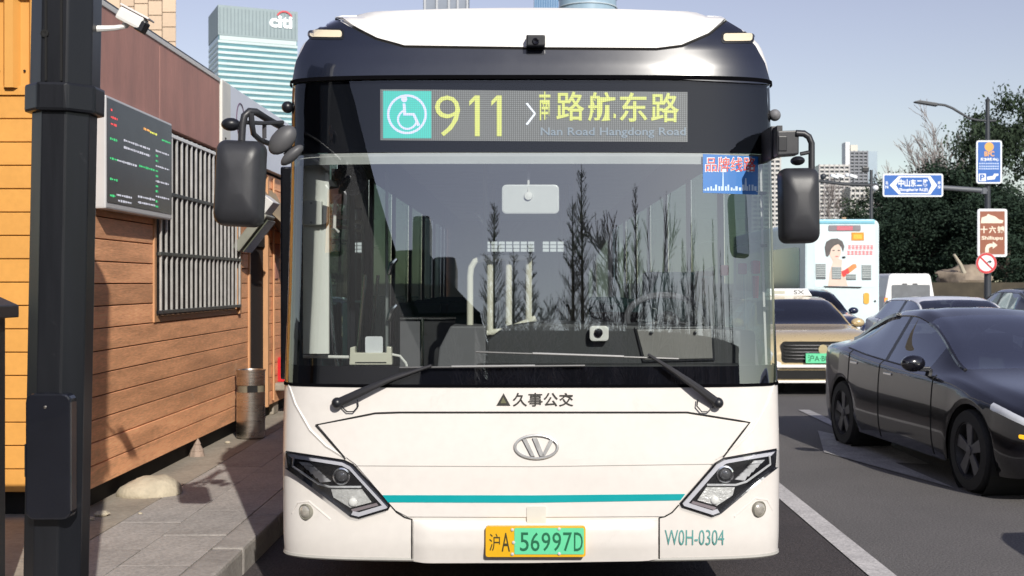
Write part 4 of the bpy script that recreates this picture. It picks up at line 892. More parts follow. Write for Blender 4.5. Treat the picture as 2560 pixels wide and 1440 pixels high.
        for yd in S['doors']:
            k = min(range(len(ys)), key=lambda t: abs(ys[t] - yd)); MB().tube([(s_ * (sec[k][j][0] + .001), ys[k], sec[k][j][1]) for j in range(1, 4 * CR)], .005, 5).build('door_gap', seamm, root, **kw)
        for yh in S['handles']:
            k = min(range(len(ys)), key=lambda t: abs(ys[t] - yh)); x, z = sec[k][3 * CR - 1]; MB().box((s_ * (x - .005), yh - .09, z - .035), (s_ * (x + .014), yh + .09, z - .012)).build('door_handle', S.get('hand', chrome), root, bevel=.004, **kw)
        ym_ = S['cowl'] + .42; k = min(range(len(ys)), key=lambda t: abs(ys[t] - ym_)); x, z = sec[k][4 * CR]
        o = MB().ball((s_ * (x + .13), ym_, z + .07), (.11, .07, .075), 16, 10).build('door_mirror', S.get('mirm', paintm), root, smooth=True, **kw)
        MB().box((s_ * (x - .02), ym_ - .03, z - .0), (s_ * (x + .08), ym_ + .03, z + .04)).build('mirror_foot', black, o, bevel=.006, **kw)
        for yc in yw:
            c = Vector((s_ * (W / 2 - .12), yc, Rw)); ax = (s_, 0, 0)
            wo = MB().lathe(c, ax, [(Rw * .66, -.11), (Rw * .94, -.11), (Rw, -.085), (Rw, .065), (Rw * .95, .095), (Rw * .70, .10), (Rw * .68, .085)], 36, cap=False).build('wheel', tyre_m, root, smooth=True, **kw)
            MB().lathe(c, ax, [(Rw * .70, .088), (Rw * .66, .092), (Rw * .63, .06), (Rw * .60, .03), (.001, .025)], 30, cap=False).build('rim', M('rim_inner', (.02, .02, .022), .5), wo, smooth=True, **kw)
            for k in range(S.get('spokes', 5)):
                a = 2 * math.pi * k / S.get('spokes', 5) + .3; d = Vector((0, math.cos(a), math.sin(a))); t = Vector((0, -math.sin(a), math.cos(a))); A = c + Vector((s_ * .08, 0, 0))
                MB().prism([A + d * .02 - t * .03, A + d * Rw * .66 - t * .055, A + d * Rw * .66 + t * .055, A + d * .02 + t * .03], (-s_ * .02, 0, 0)).build('spoke', rimm, wo, bevel=.004, **kw)
            MB().lathe(c, ax, [(.04, .06), (.04, .09), (.001, .095)], 14).build('hub_cap', rimm, wo, **kw)
            MB().lathe(c, ax, [(Ra + .01, -.34), (Ra + .01, .08)], 24, cap=False).build('wheel_well', under, root, recalc=False, **kw)
            MB().lathe(c + Vector((-s_ * .30, 0, 0)), ax, [(Ra + .01, 0), (.001, .0)], 24, cap=False).build('well_back', under, root, **kw)
    MB().box((-W * .34, ya + .25, S['sill'] + .02), (W * .34, yb - .25, S['sill'] + .06)).build('floor_pan', under, root, **kw)
    MB().box((-W * .47, S['wf'] + Ra + .03, S['sill'] + .02), (W * .47, S['wr'] - Ra - .03, S['sill'] + .06)).build('floor_side', under, root, **kw)
    ci = M('car_interior', (.07, .07, .075), .8)
    zbm = gy('belt', S['cowl'] + .3)
    MB().box((-W * .40, S['cowl'] + .12, .45), (W * .40, S['cowl'] + .55, zbm - .02)).build('dashboard', ci, root, bevel=.03, **kw)
    MB().box((-W * .40, ya + .5, .3), (W * .40, S['cowl'] + .1, .55)).build('engine_bay', under, root, **kw)
    for x, y in ((-.36, .0), (.36, .0), (-.36, .95), (.36, .95)):
        y += S['cowl'] + 1.25
        if y > S['rear'] - .2: continue
        o = MB().box((x - .24, y - .25, .35), (x + .24, y + .25, .55)).build('seat', ci, root, bevel=.03, **kw); MB().box((x - .24, y + .2, .5), (x + .24, y + .34, zbm + .1)).build('seat_back', ci, o, bevel=.04, **kw); MB().box((x - .13, y + .22, zbm + .11), (x + .13, y + .32, zbm + .29)).build('headrest', ci, o, bevel=.03, **kw)
    return S
sedan = dict(L=4.69, W=1.85, sill=.19, wf=-1.50, wr=1.38, cowl=-1.05, roof0=-.12, roof1=.62, rear=1.72, swf=.42, swr=.42,
    width=[(-2.345, .62), (-2.25, .80), (-2.0, .93), (-1.5, .985), (-.8, 1), (.6, 1), (1.4, .99), (1.9, .95), (2.2, .84), (2.345, .70)],
    low=[(-2.345, .28), (-2.1, .2), (-1.9, .19), (1.9, .19), (2.15, .26), (2.345, .42)],
    belt=[(-2.345, .56), (-2.2, .67), (-1.8, .78), (-1.05, .90), (-.2, .93), (.8, .98), (1.5, 1.03), (1.9, 1.03), (2.25, .98), (2.345, .80)],
    top=[(-2.345, .60), (-2.2, .72), (-1.9, .81), (-1.05, .97), (-.55, 1.23), (-.12, 1.40), (.25, 1.465), (.62, 1.45), (1.2, 1.29), (1.72, 1.10), (2.0, 1.08), (2.25, 1.06), (2.345, .86)],
    wtop=[(-2.345, .40), (-2.1, .62), (-1.05, .76), (-.12, .645), (.62, .64), (1.3, .64), (1.72, .66), (2.1, .62), (2.345, .45)],
    pillars=(.33,), doors=(-.85, .30, 1.15), handles=(.12, 1.0), hl=(-2.28, -1.72, 2.3, 3.6))
blackcar = M('black_car_paint', (.006, .006, .009), .2, var=.1, scale=2, coat=1, spec=.45)
cgl = glass('car_glass', (.30, .38, .43), .20)
th = R(5.4)
tes = thing('black_sedan', 'black fastback sedan with dark wheels turning out in the next lane', 'car', (4.33, 11.34, 0), th)
SS = dict(sedan); SS['hl'] = (-2.27, -1.80, 2.75, 3.3); SS['wsm'] = glass('sedan_screen', (.66, .78, .82), .34); SS['hlm'] = M('sedan_lamp', (.72, .75, .8), .08, metal=.2, var=.15, scale=6)
car(tes, SS, blackcar, cgl, rim_d)
ys_, se_ = SS['sec']
k = min(range(len(ys_)), key=lambda t: abs(ys_[t] + 2.18)); x, z = se_[k][8]
for s_ in (-1, 1): MB().cbox((s_ * (x + .0), -2.18, z + .03), (.05, .13, .03)).build('turn_lamp', emis('amber_lamp', (1, .5, .02), .9, (.6, .3, .02)), tes, bevel=.008, world=False)
MB().tube([(0, .95, 1.30), (0, .96, 1.36)], .012, 6).build('aerial_base', black, tes, world=False)
MB().box((-.45, -2.36, .26), (.45, -2.30, .40)).build('lower_intake', under, tes, bevel=.01, world=False)
MB().box((-.35, -1.02 + .2, .925), (-.15, -.7, .935)).build('dash_papers', M('teal_paper', (.1, .35, .33), .6), tes, world=False)
# taxi
taxi = thing('taxi', 'gold and white taxi with roof sign facing the camera behind the black sedan', 'taxi', (4.42, 20.3, 0), 0)
T = dict(sedan); T.update(L=4.6, roof0=-.25, roof1=.8, rear=1.6,
    width=[(-2.3, .80), (-2.2, .92), (-2.0, .97), (-1.5, 1), (1.4, 1), (2.0, .96), (2.3, .85)],
    low=[(-2.3, .22), (-1.9, .19), (1.9, .19), (2.3, .35)],
    belt=[(-2.3, .62), (-2.2, .78), (-1.8, .88), (-1.05, .97), (.8, 1.0), (1.5, 1.03), (2.2, 1.0), (2.3, .85)],
    top=[(-2.3, .68), (-2.22, .82), (-1.9, .95), (-1.05, 1.04), (-.6, 1.28), (-.25, 1.43), (.2, 1.48), (.8, 1.46), (1.6, 1.14), (2.1, 1.08), (2.3, .9)],
    wtop=[(-2.3, .6), (-2.1, .74), (-1.05, .80), (-.25, .68), (.8, .68), (1.6, .7), (2.3, .6)], hl=(-2.28, -1.95, 2.2, 3.2), trim=chrome)
gold = M('taxi_gold', (.56, .44, .25), .28, var=.05, coat=.8, metal=.2)
car(taxi, T, gold, glass('taxi_glass', (.30, .38, .46), .16), rim_s)
kw = dict(world=False); fx = lambda x, z, d=0: (x, -2.305 - d, z)
o = plate(rrect(0, .66, .62, .16, .06, 4), fx, (0, .02, 0)).build('grille', under, taxi, **kw)
for k in range(5): MB().box((-.58, -2.325, .555 + k * .05), (.58, -2.307, .57 + k * .05)).build('grille_bar', chrome, o, **kw)
plate(ell(0, .70, .07, .075, 14), lambda a, b: fx(a, b, .03), (0, .02, 0)).build('badge', M('badge_gold', (.6, .5, .3), .3, metal=.5), taxi, **kw)
MB().box((-.86, -2.36, .425), (.86, -2.22, .475)).build('bumper', cream, taxi, bevel=.02, **kw); MB().box((-.80, -2.34, .20), (.80, -2.25, .235)).build('lower_lip', whitep, taxi, bevel=.01, **kw)
MB().box((-.70, -2.33, .26), (.70, -2.28, .39)).build('lower_intake', under, taxi, **kw)
for s_ in (-1, 1): MB().prism([(s_ * .62, -2.33, .5), (s_ * .88, -2.22, .62), (s_ * .90, -2.2, .40), (s_ * .66, -2.33, .40)], (0, .05, 0)).build('bumper_cheek', cream, taxi, bevel=.01, **kw)
pl = MB().box((-.27, -2.375, .50), (.27, -2.36, .645)).build('number_plate', MATS['plate_green'], taxi, **kw)
put_text('plate_text', '沪A·BU953', -.24, .625, .24, .52, lambda a, b: (a, -2.377, b), MATS['plate_ink_green'], pl, .01, **kw)
rs = MB().prism([(-.42, .12, 1.475), (.42, .12, 1.475), (.34, .12, 1.60), (-.34, .12, 1.60)], (0, .16, 0)).build('roof_sign', signw, taxi, bevel=.015, **kw)
MB().box((-.25, .112, 1.515), (-.05, .119, 1.565)).build('sign_lens', M('sign_lens', (.5, .5, .42), .4), rs, **kw); put_text('sign_text', 'SX', .1, 1.575, .28, 1.505, lambda a, b: (a, .117, b), M('sign_ink', (.1, .1, .1), .5), rs, .01, **kw)
# dark blue car behind the taxi
suv = dict(T); suv.update(top=[(a, b * 1.055) for a, b in T['top']], belt=[(a, b * 1.04) for a, b in T['belt']], rear=1.85, roof1=1.3, W=1.88)
suv['top'] = [(-2.3, .75), (-2.22, .88), (-1.9, 1.0), (-1.05, 1.09), (-.6, 1.35), (-.25, 1.52), (.2, 1.58), (1.3, 1.55), (1.85, 1.2), (2.1, 1.1), (2.3, .9)]
bl = thing('blue_car', 'dark blue car with one headlight showing behind the gold taxi', 'car', (6.15, 27.0, 0), 0)
S2 = dict(suv); car(bl, S2, M('dark_blue_paint', (.008, .014, .045), .25, var=.1, coat=1), glass('blue_car_glass', (.12, .16, .26), .05), rim_d)
o = plate(rrect(0, .66, .5, .14, .05, 4), lambda x, z: (x, -2.31, z), (0, .02, 0)).build('grille', under, bl, **kw)
for k in range(4): MB().box((-.48, -2.325, .57 + k * .055), (.48, -2.312, .585 + k * .055)).build('grille_bar', chrome, o, **kw)
for s_ in (-1, 1): MB().lathe((s_ * .66, -2.27, .80), (0, -1, 0), [(.07, 0), (.07, .04), (.05, .05), (.001, .04)], 14).build('headlamp', chrome, bl, **kw)
# white car whose roof shows above the sedan
wc = thing('white_car', 'white car of which only the roof shows above the black sedan', 'car', (7.25, 20.6, 0), 0)
S3 = dict(suv); S3['top'] = [(a, b * .93) for a, b in suv['top']]; car(wc, S3, M('white_car_paint', (.78, .78, .80), .3, coat=.8), cgl, rim_s)
dc = thing('grey_car', 'blurred dark grey car at the right edge near the sign pole', 'car', (11.2, 27.0, 0), R(180))
S4 = dict(suv); car(dc, S4, M('grey_car_paint', (.07, .075, .09), .3, coat=.8), cgl, rim_d)

ac = thing('silver_car', 'car just outside the right edge whose shadow falls on the road', 'car', (4.55, 4.3, 0), 0)
S5 = dict(T); car(ac, S5, M('silver_car_paint', (.4, .41, .43), .3, metal=.4, coat=.8), cgl, rim_s)

# ---------------------------------------------------------------- light blue bus driving away
Yb = 31.6; q = lambda Y: (lambda a, b: P(a, b, Y))
xl, xr = P(2012, 0, Yb).x, P(2199, 0, Yb).x; hb = P(0, 549, Yb).z
fbm = M('far_bus_white', (.60, .72, .74), .4, var=.12, scale=.7); fbb = M('far_bus_blue', (.22, .52, .64), .4, var=.06)
fbus = thing('blue_bus', 'light blue city bus seen from behind with a portrait advertisement', 'bus', ((xl + xr) / 2, Yb + 5.5, 0))
outl = rrect((xl + xr) / 2, (hb + .35) / 2, (xr - xl) / 2, (hb - .35) / 2, .16, 4)
plate(outl, lambda a, b: (a, Yb, b), (0, 11, 0)).build('body', fbm, fbus, bevel=.06)
MB().box((xl + .12, Yb - .02, hb - .12), (xr - .12, Yb + 10, hb + .01)).build('roof_band', fbb, fbus, bevel=.04)
plate(rrect(0, 0, 1, 1, .1, 2), lambda a, b: (xl - .006, Yb + 5.5 + a * 4.9, 2.05 + b * .62), (.004, 0, 0)).build('side_window', M('far_side_glass', (.05, .07, .09), .1), fbus)
MB().box((xl - .005, Yb + .25, .5), (xl + .002, Yb + 10.8, 1.2)).build('side_skirt', M('far_skirt', (.2, .25, .3), .5), fbus)
fp = q(Yb - .012); lay = lambda d: q(Yb - d)
o = plate(rrect(2112, 570, 40, 7, 2, 2), q(Yb - .03), (0, .04, 0)).build('rear_sign', M('rear_sign', (.22, .2, .22), .4), fbus); flat([(2092, 565), (2132, 565), (2132, 576), (2092, 576)], lay(.034)).build('rear_sign_text', M('rear_sign_red', (.55, .14, .18), .5, var=.4, scale=30), o)
o = plate([(2129, 581), (2160, 581), (2160, 601), (2129, 601)], q(Yb - .02), (0, .03, 0)).build('orange_notice', M('notice_orange', (.75, .28, .02), .5, var=.2, scale=20), fbus)
flat([(2134, 586), (2155, 586), (2155, 597), (2134, 597)], lay(.023)).build('notice_inset', M('notice_yellow', (.8, .48, .05), .5, var=.3, scale=40), o)
flat(rrect(2112, 640, 76, 78, 6, 3), lay(.006)).build('advert', M('advert_pale', (.64, .76, .78), .5, var=.05, scale=2), fbus)
ad = fbus.children[-1]
skin = M('advert_skin', (.74, .56, .47), .6, var=.08, scale=5); hair = M('advert_hair', (.10, .09, .09), .6, var=.3, scale=8)
flat([(2070, 715), (2074, 680), (2082, 655), (2076, 640), (2106, 650), (2104, 668), (2112, 690), (2120, 715)], lay(.010)).build('advert_neck', skin, ad)
flat(ell(2088, 628, 15, 22, 24), lay(.014)).build('advert_face', skin, ad)
hp_ = [(2065, 640), (2062, 618), (2066, 604), (2078, 597), (2094, 596), (2106, 603), (2111, 616), (2108, 630), (2104, 618), (2096, 610), (2086, 614), (2078, 622), (2075, 634), (2070, 642)]
flat(hp_, lay(.018)).build('advert_hair', hair, ad)
for a in (2084, 2097): flat(ell(a, 626, 3.2, 1.4, 10), lay(.019)).build('advert_eye', hair, ad)
flat(ell(2092, 641, 4.5, 1.4, 10), lay(.019)).build('advert_mouth', M('advert_lip', (.6, .2, .18), .5), ad)
random.seed(9); ar = M('advert_red', (.72, .22, .24), .5, var=.2, scale=20)
for r, (x0, x1) in enumerate(((2120, 2184), (2118, 2184))):
    m_ = MB(); x = x0
    while x < x1 - 6:
        y = 613 + r * 14
        for a in range(3): flat([(x, y + a * 4), (x + 7.5, y + a * 4), (x + 7.5, y + a * 4 + 2.2), (x, y + a * 4 + 2.2)], lay(.012 + .0004 * a), m_)
        flat([(x + 2.8, y), (x + 4.8, y), (x + 4.8, y + 10.4), (x + 2.8, y + 10.4)], lay(.014), m_); x += 9.3
    m_.build('advert_lettering', ar, ad)
flat([(2104, 680), (2133, 660), (2140, 660), (2142, 668), (2112, 692), (2104, 690)], lay(.013)).build('advert_product', M('advert_orange', (.8, .25, .08), .5, var=.3, scale=9), ad)
flat([(2103, 679), (2120, 670), (2124, 682), (2108, 693)], lay(.015)).build('advert_product', M('advert_red_deep', (.7, .05, .05), .5), ad)
for (x0, x1, y0, y1) in ((2040, 2064, 659, 698), (2080, 2103, 667, 698), (2116, 2140, 685, 700), (2155, 2178, 662, 700)):
    o = flat([(x0, y0), (x1, y0), (x1, y1), (x0, y1)], lay(.016)).build('vent', M('vent_dark', (.12, .14, .15), .6), fbus); n = int((y1 - y0) / 4.4)
    for k in range(n): MB().box(P(x0, y0 + 4.4 * k + 2.4, Yb - .03), P(x1, y0 + 4.4 * k, Yb - .014)).build('vent_slat', M('vent_slat', (.45, .5, .5), .5), o)
plate([(2060, 715), (2156, 717), (2150, 720), (2064, 718)], q(Yb - .03), (0, .02, 0)).build('bumper_handle', black, fbus); plate(ell(2110, 643, 4.5, 2.5, 12), q(Yb - .03), (0, .03, 0)).build('rear_camera', black, fbus)
plate(rrect(2166, 746, 7, 14, 5, 3), q(Yb - .02), (0, .03, 0)).build('rear_lamp', M('lamp_orange', (.75, .4, .06), .4), fbus); plate(ell(2188, 753, 2.5, 2.5, 8), q(Yb - .02), (0, .02, 0)).build('reflector', darkm, fbus)
MB().cbox(P(2109, 548, Yb + .3), (.12, .12, .10)).build('roof_beacon', M('beacon_brown', (.3, .17, .08), .5), fbus, bevel=.02)
for s_ in (0, 1):
    for yw in (Yb + 3, Yb + 9): MB().lathe((xl + .15 if s_ == 0 else xr - .15, yw, .47), (1, 0, 0), [(.001, -.12), (.44, -.12), (.47, -.08), (.47, .08), (.44, .12), (.001, .12)], 24).build('wheel', rubber, fbus)
# white van seen from behind
Yv = 47.0
van = thing('white_van', 'white van seen from behind with a dark rear window and red tail light', 'van', (P(2274, 0, Yv).x, Yv + 2.4, 0))
zr = lambda py: P(0, py, Yv).z; xv = lambda px: P(px, 0, Yv).x
prof = [(xv(2212), .35), (xv(2213), zr(740)), (xv(2222), zr(690)), (xv(2228), zr(684)), (xv(2322), zr(684)), (xv(2327), zr(690)), (xv(2336), zr(740)), (xv(2337), .35)]
vw = M('van_white', (.80, .80, .80), .4, var=.03)
plate(prof, lambda a, b: (a, Yv, b), (0, 4.8, 0)).build('body', vw, van, bevel=.06)
plate(rrect(2277, 732, 48, 20, 3, 2), q(Yv - .012), (0, .02, 0)).build('rear_window', M('van_glass', (.16, .17, .19), .15, var=.15), van)
for a, cx_ in ((2214, 1), (2336, -1)):
    o = plate([(a - 2 * cx_, 745), (a + 6 * cx_, 744), (a + 7 * cx_, 775), (a - 1 * cx_, 778)], q(Yv - .015), (0, .06, 0)).build('tail_light', emis('tail_glow', (1, .08, .03), .7, (.5, .03, .02)), van)
    plate([(a - 2 * cx_, 746), (a + 6 * cx_, 746), (a + 6 * cx_, 754), (a - 2 * cx_, 754)], q(Yv - .03), (0, .02, 0)).build('amber_lamp', emis('amber_glow', (1, .4, .05), .8, (.5, .2, .02)), o)
for a in (2262, 2288): plate(rrect(a, 710, 6, 1.6, 1, 2), q(Yv - .02), (0, .02, 0)).build('wiper_hinge', greyp, van)
for a in (xv(2225), xv(2325)):
    for yy in (1.0, 4.0): MB().lathe((a, Yv + yy, .34), (1, 0, 0), [(.001, -.1), (.32, -.1), (.34, -.07), (.34, .07), (.32, .1), (.001, .1)], 20).build('wheel', rubber, van)
MB().box((xv(2214), Yv - .08, .35), (xv(2335), Yv + .02, .55)).build('bumper', greyp, van, bevel=.03)

# ---------------------------------------------------------------- street lamp with signs on the far pavement
Ys = 45.0; q = lambda Y: (lambda a, b: P(a, b, Y))
polem = M('lamp_pole_paint', (.035, .04, .05), .45, var=.15); steelg = M('arm_grey', (.12, .13, .15), .5)
px0 = P(2469, 0, Ys).x
sl_ = thing('street_lamp', 'tall dark street lamp with a curved arm above the road signs', 'street lamp', (px0, Ys, .12))
MB().tube([(px0, Ys, .12), (px0, Ys, 4.5), (px0, Ys, P(0, 252, Ys).z)], [.14, .11, .075], 12).build('pole', polem, sl_, smooth=True)
MB().lathe((px0, Ys, P(0, 252, Ys).z), (0, 0, 1), [(.09, -.02), (.09, .05), (.03, .09), (.03, .14), (.001, .14)], 12).build('finial', polem, sl_)
MB().tube([P(a, b, Ys) for a, b in ((2490, 302), (2469, 302), (2440, 300), (2420, 294), (2400, 282), (2380, 270), (2362, 263), (2345, 261))], .045, 8).build('lamp_arm', polem, sl_, smooth=True)
MB().prism([P(2345, 265, Ys - .12), P(2345, 257, Ys - .12), P(2300, 250, Ys - .12), P(2287, 253, Ys - .12), P(2290, 256, Ys - .12)], (0, .24, 0)).build('lamp_head', polem, sl_, bevel=.02)
MB().tube([P(2469, 477, Ys), P(2340, 468, Ys)], [.10, .085], 10).build('sign_arm', steelg, sl_, smooth=True)
MB().tube([P(2459, 470, Ys), P(2459, 485, Ys)], .13, 10).build('arm_clamp', steelg, sl_)
sb = M('sign_blue', (.012, .11, .42), .4, var=.06); signface = lambda Y: q(Y)
def sign(name, label, cat, x0, y0, x1, y1, Y, face, rim=6, r=6):
    c = P((x0 + x1) / 2, y1, Y); t = thing(name, label, cat, (c.x, Y, c.z))
    plate(rrect((x0 + x1) / 2, (y0 + y1) / 2, (x1 - x0) / 2, (y1 - y0) / 2, r, 4), q(Y), (0, .05, 0)).build('panel', signw, t)
    plate(rrect((x0 + x1) / 2, (y0 + y1) / 2, (x1 - x0) / 2 - rim, (y1 - y0) / 2 - rim, max(r - rim, 1), 4), q(Y - .008), (0, .006, 0)).build('face', face, t)
    MB().box((c.x - .08, Y + .05, P(0, y1, Y).z + .15), (c.x + .08, Ys + .0, P(0, y0, Y).z - .15)).build('bracket', steelg, t)
    return t
t = sign('street_name_sign', 'wide blue street name sign with white arrows and lettering on the arm', 'road sign', 2207, 434, 2358, 492, Ys - .3, sb, 4)
d = Ys - .3 - .012; fo = lambda k=0: q(d - k)
wp = M('sign_letter_white', (.8, .82, .85), .4, var=.03)
ar = [(2224, 463), (2247, 440), (2326, 440), (2343, 463), (2326, 486), (2247, 486)]; ai = [(2240, 463), (2252, 443.5), (2320, 443.5), (2329, 463), (2320, 482.5), (2252, 482.5)]
m_ = MB(); m_.add([fo()(a, b) for a, b in ar + ai], [(i, (i + 1) % 6, 6 + (i + 1) % 6, 6 + i) for i in range(6)]); m_.build('arrow_frame', wp, t)

for k, ch in enumerate('中山东二路'): put_text('lettering', ch, 2246 + 15.3 * k, 448 + (3 if ch == '二' else 0), 2259.5 + 15.3 * k, 467 - (2 if ch == '二' else 0), fo(), wp, t, .025)
put_text('lettering', "Zhongshan'er Rd.(E)", 2247, 470, 2320, 480, fo(), wp, t, .03)
for ch, a, b0, b1 in (('北', 2217, 453, 461), ('N', 2217, 464, 471), ('南', 2348, 453, 461), ('S', 2348, 464, 471)): put_text('lettering', ch, a - 3.5, b0, a + 3.5, b1, fo(), wp, t, .03)
t = sign('parking_sign', 'upright blue parking direction sign with an orange disc on the pole', 'road sign', 2441, 351, 2505, 459, Ys - .25, sb, 4)
d = Ys - .25 - .012; orr = M('sign_orange', (.75, .36, .08), .5)
flat(ell(2473, 367, 11.5, 11.5, 20), fo()).build('disc', orr, t); put_text('lettering', 'BFC', 2461, 378, 2486, 391, fo(), orr, t, .03)
put_text('lettering', '外滩金融中心', 2451, 394, 2497, 403, fo(), wp, t, .03)
m_ = MB()
for y in (407, 414, 420): 
    x = 2448
    while x < 2497: flat([(x, y), (x + 4, y), (x + 4, y + 3.6), (x, y + 3.6)], fo(), m_); x += 5.6
m_.build('small_lettering', M('sign_letter_pale', (.45, .55, .75), .5), t)
flat([(2447, 434), (2465, 434), (2465, 453), (2447, 453)], fo()).build('parking_square', wp, t); put_text('parking_letter', 'P', 2450, 436, 2462, 451, fo(.004), sb, t, .03)
flat([(2468, 442), (2482, 440), (2486, 434), (2496, 434), (2496, 439), (2490, 440), (2487, 448), (2468, 450)], fo()).build('arrow', wp, t)
t = sign('brown_sign', 'upright brown tourist sign with a ship drawing and a curved arrow', 'road sign', 2444, 522, 2518, 642, Ys - .22, M('sign_brown', (.27, .085, .045), .45, var=.08), 6)
d = Ys - .22 - .012; cr_ = M('sign_cream', (.80, .70, .56), .45)
flat([(2452, 558), (2454, 544), (2466, 540), (2470, 535), (2478, 538), (2488, 541), (2498, 549), (2509, 551), (2506, 558)], fo()).build('ship_drawing', cr_, t)
for k, ch in enumerate('十六铺'): put_text('lettering', ch, 2451 + k * 21, 565, 2469 + k * 21, 583, fo(), cr_, t, .03)
put_text('lettering', 'Shiliupu', 2454, 590, 2507, 602, fo(), cr_, t, .03)
m_ = MB(); flat([(2463, 631), (2463, 620), (2467, 612), (2474, 609), (2482, 609), (2482, 604), (2494, 613), (2482, 622), (2482, 617), (2477, 617), (2472, 621), (2472, 631)], fo(), m_); m_.build('arrow', cr_, t)
c = P(2466, 658, Ys - .3); t = thing('no_turn_sign', 'round white no turn sign with a red rim below the brown sign', 'road sign', (c.x, c.y, c.z - .4))
MB().lathe(c, (0, -1, 0), [(.39, -.03), (.39, 0), (.001, 0)], 32).build('panel', signw, t); m_ = MB(); ringp(0, 0, .30, .385, 0, 360, 36, lambda a, b: (c.x + a, c.y - .006, c.z + b), m_); m_.build('red_rim', M('sign_red', (.55, .04, .045), .45), t)
MB().prism([(c.x - .235, c.y - .008, c.z + .19), (c.x - .19, c.y - .008, c.z + .235), (c.x + .235, c.y - .008, c.z - .19), (c.x + .19, c.y - .008, c.z - .235)], (0, .002, 0)).build('slash', M('sign_red', (.5, .05, .05)), t)
flat([(.02, .0), (.06, .08), (.12, .08), (.12, .12), (.2, .05), (.12, -.01), (.12, .03), (.08, .03)], lambda a, b: (c.x + a, c.y - .010, c.z + b)).build('arrow_symbol', darkm, t)
MB().box((c.x - .05, c.y + .03, c.z - .1), (c.x + .05, Ys, c.z + .1)).build('bracket', steelg, t)
# camera boom further left, on its own post
Yg = 40.0; gx = P(2178, 0, Yg)
gb = thing('camera_boom', 'dark boom carrying white traffic cameras in front of the apartment blocks', 'camera boom', (gx.x, Yg, 0))
MB().tube([(gx.x, Yg, 0), (gx.x, Yg, P(0, 425, Yg).z)], [.09, .05], 8).build('post', polem, gb, smooth=True)
MB().tube([P(2030, 450, Yg), P(2110, 460, Yg), P(2195, 463, Yg)], [.05, .06, .06], 8).build('boom', polem, gb, smooth=True)
for a, b in ((2086, 441), (2100, 440), (2133, 441)):
    MB().cbox(P(a, b, Yg), (.26, .14, .10), Matrix.Rotation(R(18), 3, 'Y')).build('traffic_camera', signw, gb, bevel=.02); MB().tube([P(a, b + 2, Yg), P(a, 458, Yg)], .02, 6).build('camera_stalk', polem, gb)
MB().ball(P(2118, 438, Yg), .07).build('camera_dome', signw, gb, smooth=True); MB().ball(P(2058, 441, Yg), (.10, .1, .10)).build('radar_head', polem, gb, smooth=True)
MB().cbox(P(2163, 424, Yg), (.22, .14, .16)).build('top_camera', black, gb, bevel=.02); MB().ball(P(2188, 470, Yg), (.11, .11, .10)).build('dome_camera', signw, gb, smooth=True); MB().tube([P(2188, 465, Yg), P(2184, 446, Yg), P(2190, 444, Yg)], .02, 6).build('dome_hanger', polem, gb)

# ---------------------------------------------------------------- trees
leafm = [M('leaf_dark', (.024, .042, .028), .8, spec=.15, var=.45, scale=.5, var2=.3), M('leaf_mid', (.038, .058, .034), .8, spec=.15, var=.45, scale=.5, var2=.3)]
barkm = M('bark', (.09, .07, .055), .9, var=.3, scale=4, stretch=(3, 3, .5)); barkl = M('bark_pale', (.26, .23, .22), .9, var=.25, scale=4, stretch=(3, 3, .5))
def crown_mesh(seed, rx, ry, rz, nclump, per, leaf, mat):
    rng = np.random.default_rng(seed); V = []; Fc = []
    lob = rng.normal(size=(9, 3)); lob /= np.linalg.norm(lob, axis=1)[:, None]; amp = rng.uniform(.72, 1.12, 9)
    for c in range(nclump):
        d = rng.normal(size=3); d /= np.linalg.norm(d); k = amp[np.argmax(lob @ d)]; rr = k * rng.uniform(.35, 1) ** .45
        cc = d * rr * np.array([rx, ry, rz]); cr = rng.uniform(.10, .22) * min(rx, rz)
        pts = cc + rng.normal(size=(per, 3)) * cr * np.array([.55, .55, .4])
        a = rng.normal(size=(per, 3)); a /= np.linalg.norm(a, axis=1)[:, None]; b = rng.normal(size=(per, 3)); b -= a * (a * b).sum(1)[:, None]; b /= np.linalg.norm(b, axis=1)[:, None]
        s_ = leaf * rng.uniform(.6, 1.4, (per, 1)); k0 = len(V)
        quad = np.stack([pts - a * s_, pts - b * s_ * .5, pts + a * s_, pts + b * s_ * .5], 1).reshape(-1, 3); V += quad.tolist(); Fc += [(k0 + 4 * i, k0 + 4 * i + 1, k0 + 4 * i + 2, k0 + 4 * i + 3) for i in range(per)]
    me = bpy.data.meshes.new('crown'); me.from_pydata(V, [], Fc); me.materials.append(mat); return me
def limb_mb(seed, h, r, n=6):
    rnd = random.Random(seed); mb = MB(); top = h; mb.tube([(0, 0, 0), (.05, 0, h * .3), (-.05, .1, h * .65), (.1, 0, h)], [r, r * .85, r * .6, r * .25], 8)
    for k in range(n):
        z = h * rnd.uniform(.35, .8); a = rnd.uniform(0, 6.28); l = h * rnd.uniform(.25, .45); d = Vector((math.cos(a), math.sin(a), .7)).normalized()
        mb.tube([(0, 0, z), Vector((0, 0, z)) + d * l * .5 + Vector((0, 0, .1)), Vector((0, 0, z)) + d * l], [r * .5, r * .3, r * .12], 6)
    return mb
cm = [crown_mesh(11, 1, 1, 1, 190, 150, .024, leafm[0]), crown_mesh(12, 1, 1, 1, 190, 150, .024, leafm[1]), crown_mesh(13, 1, 1, 1, 170, 150, .026, leafm[0])]
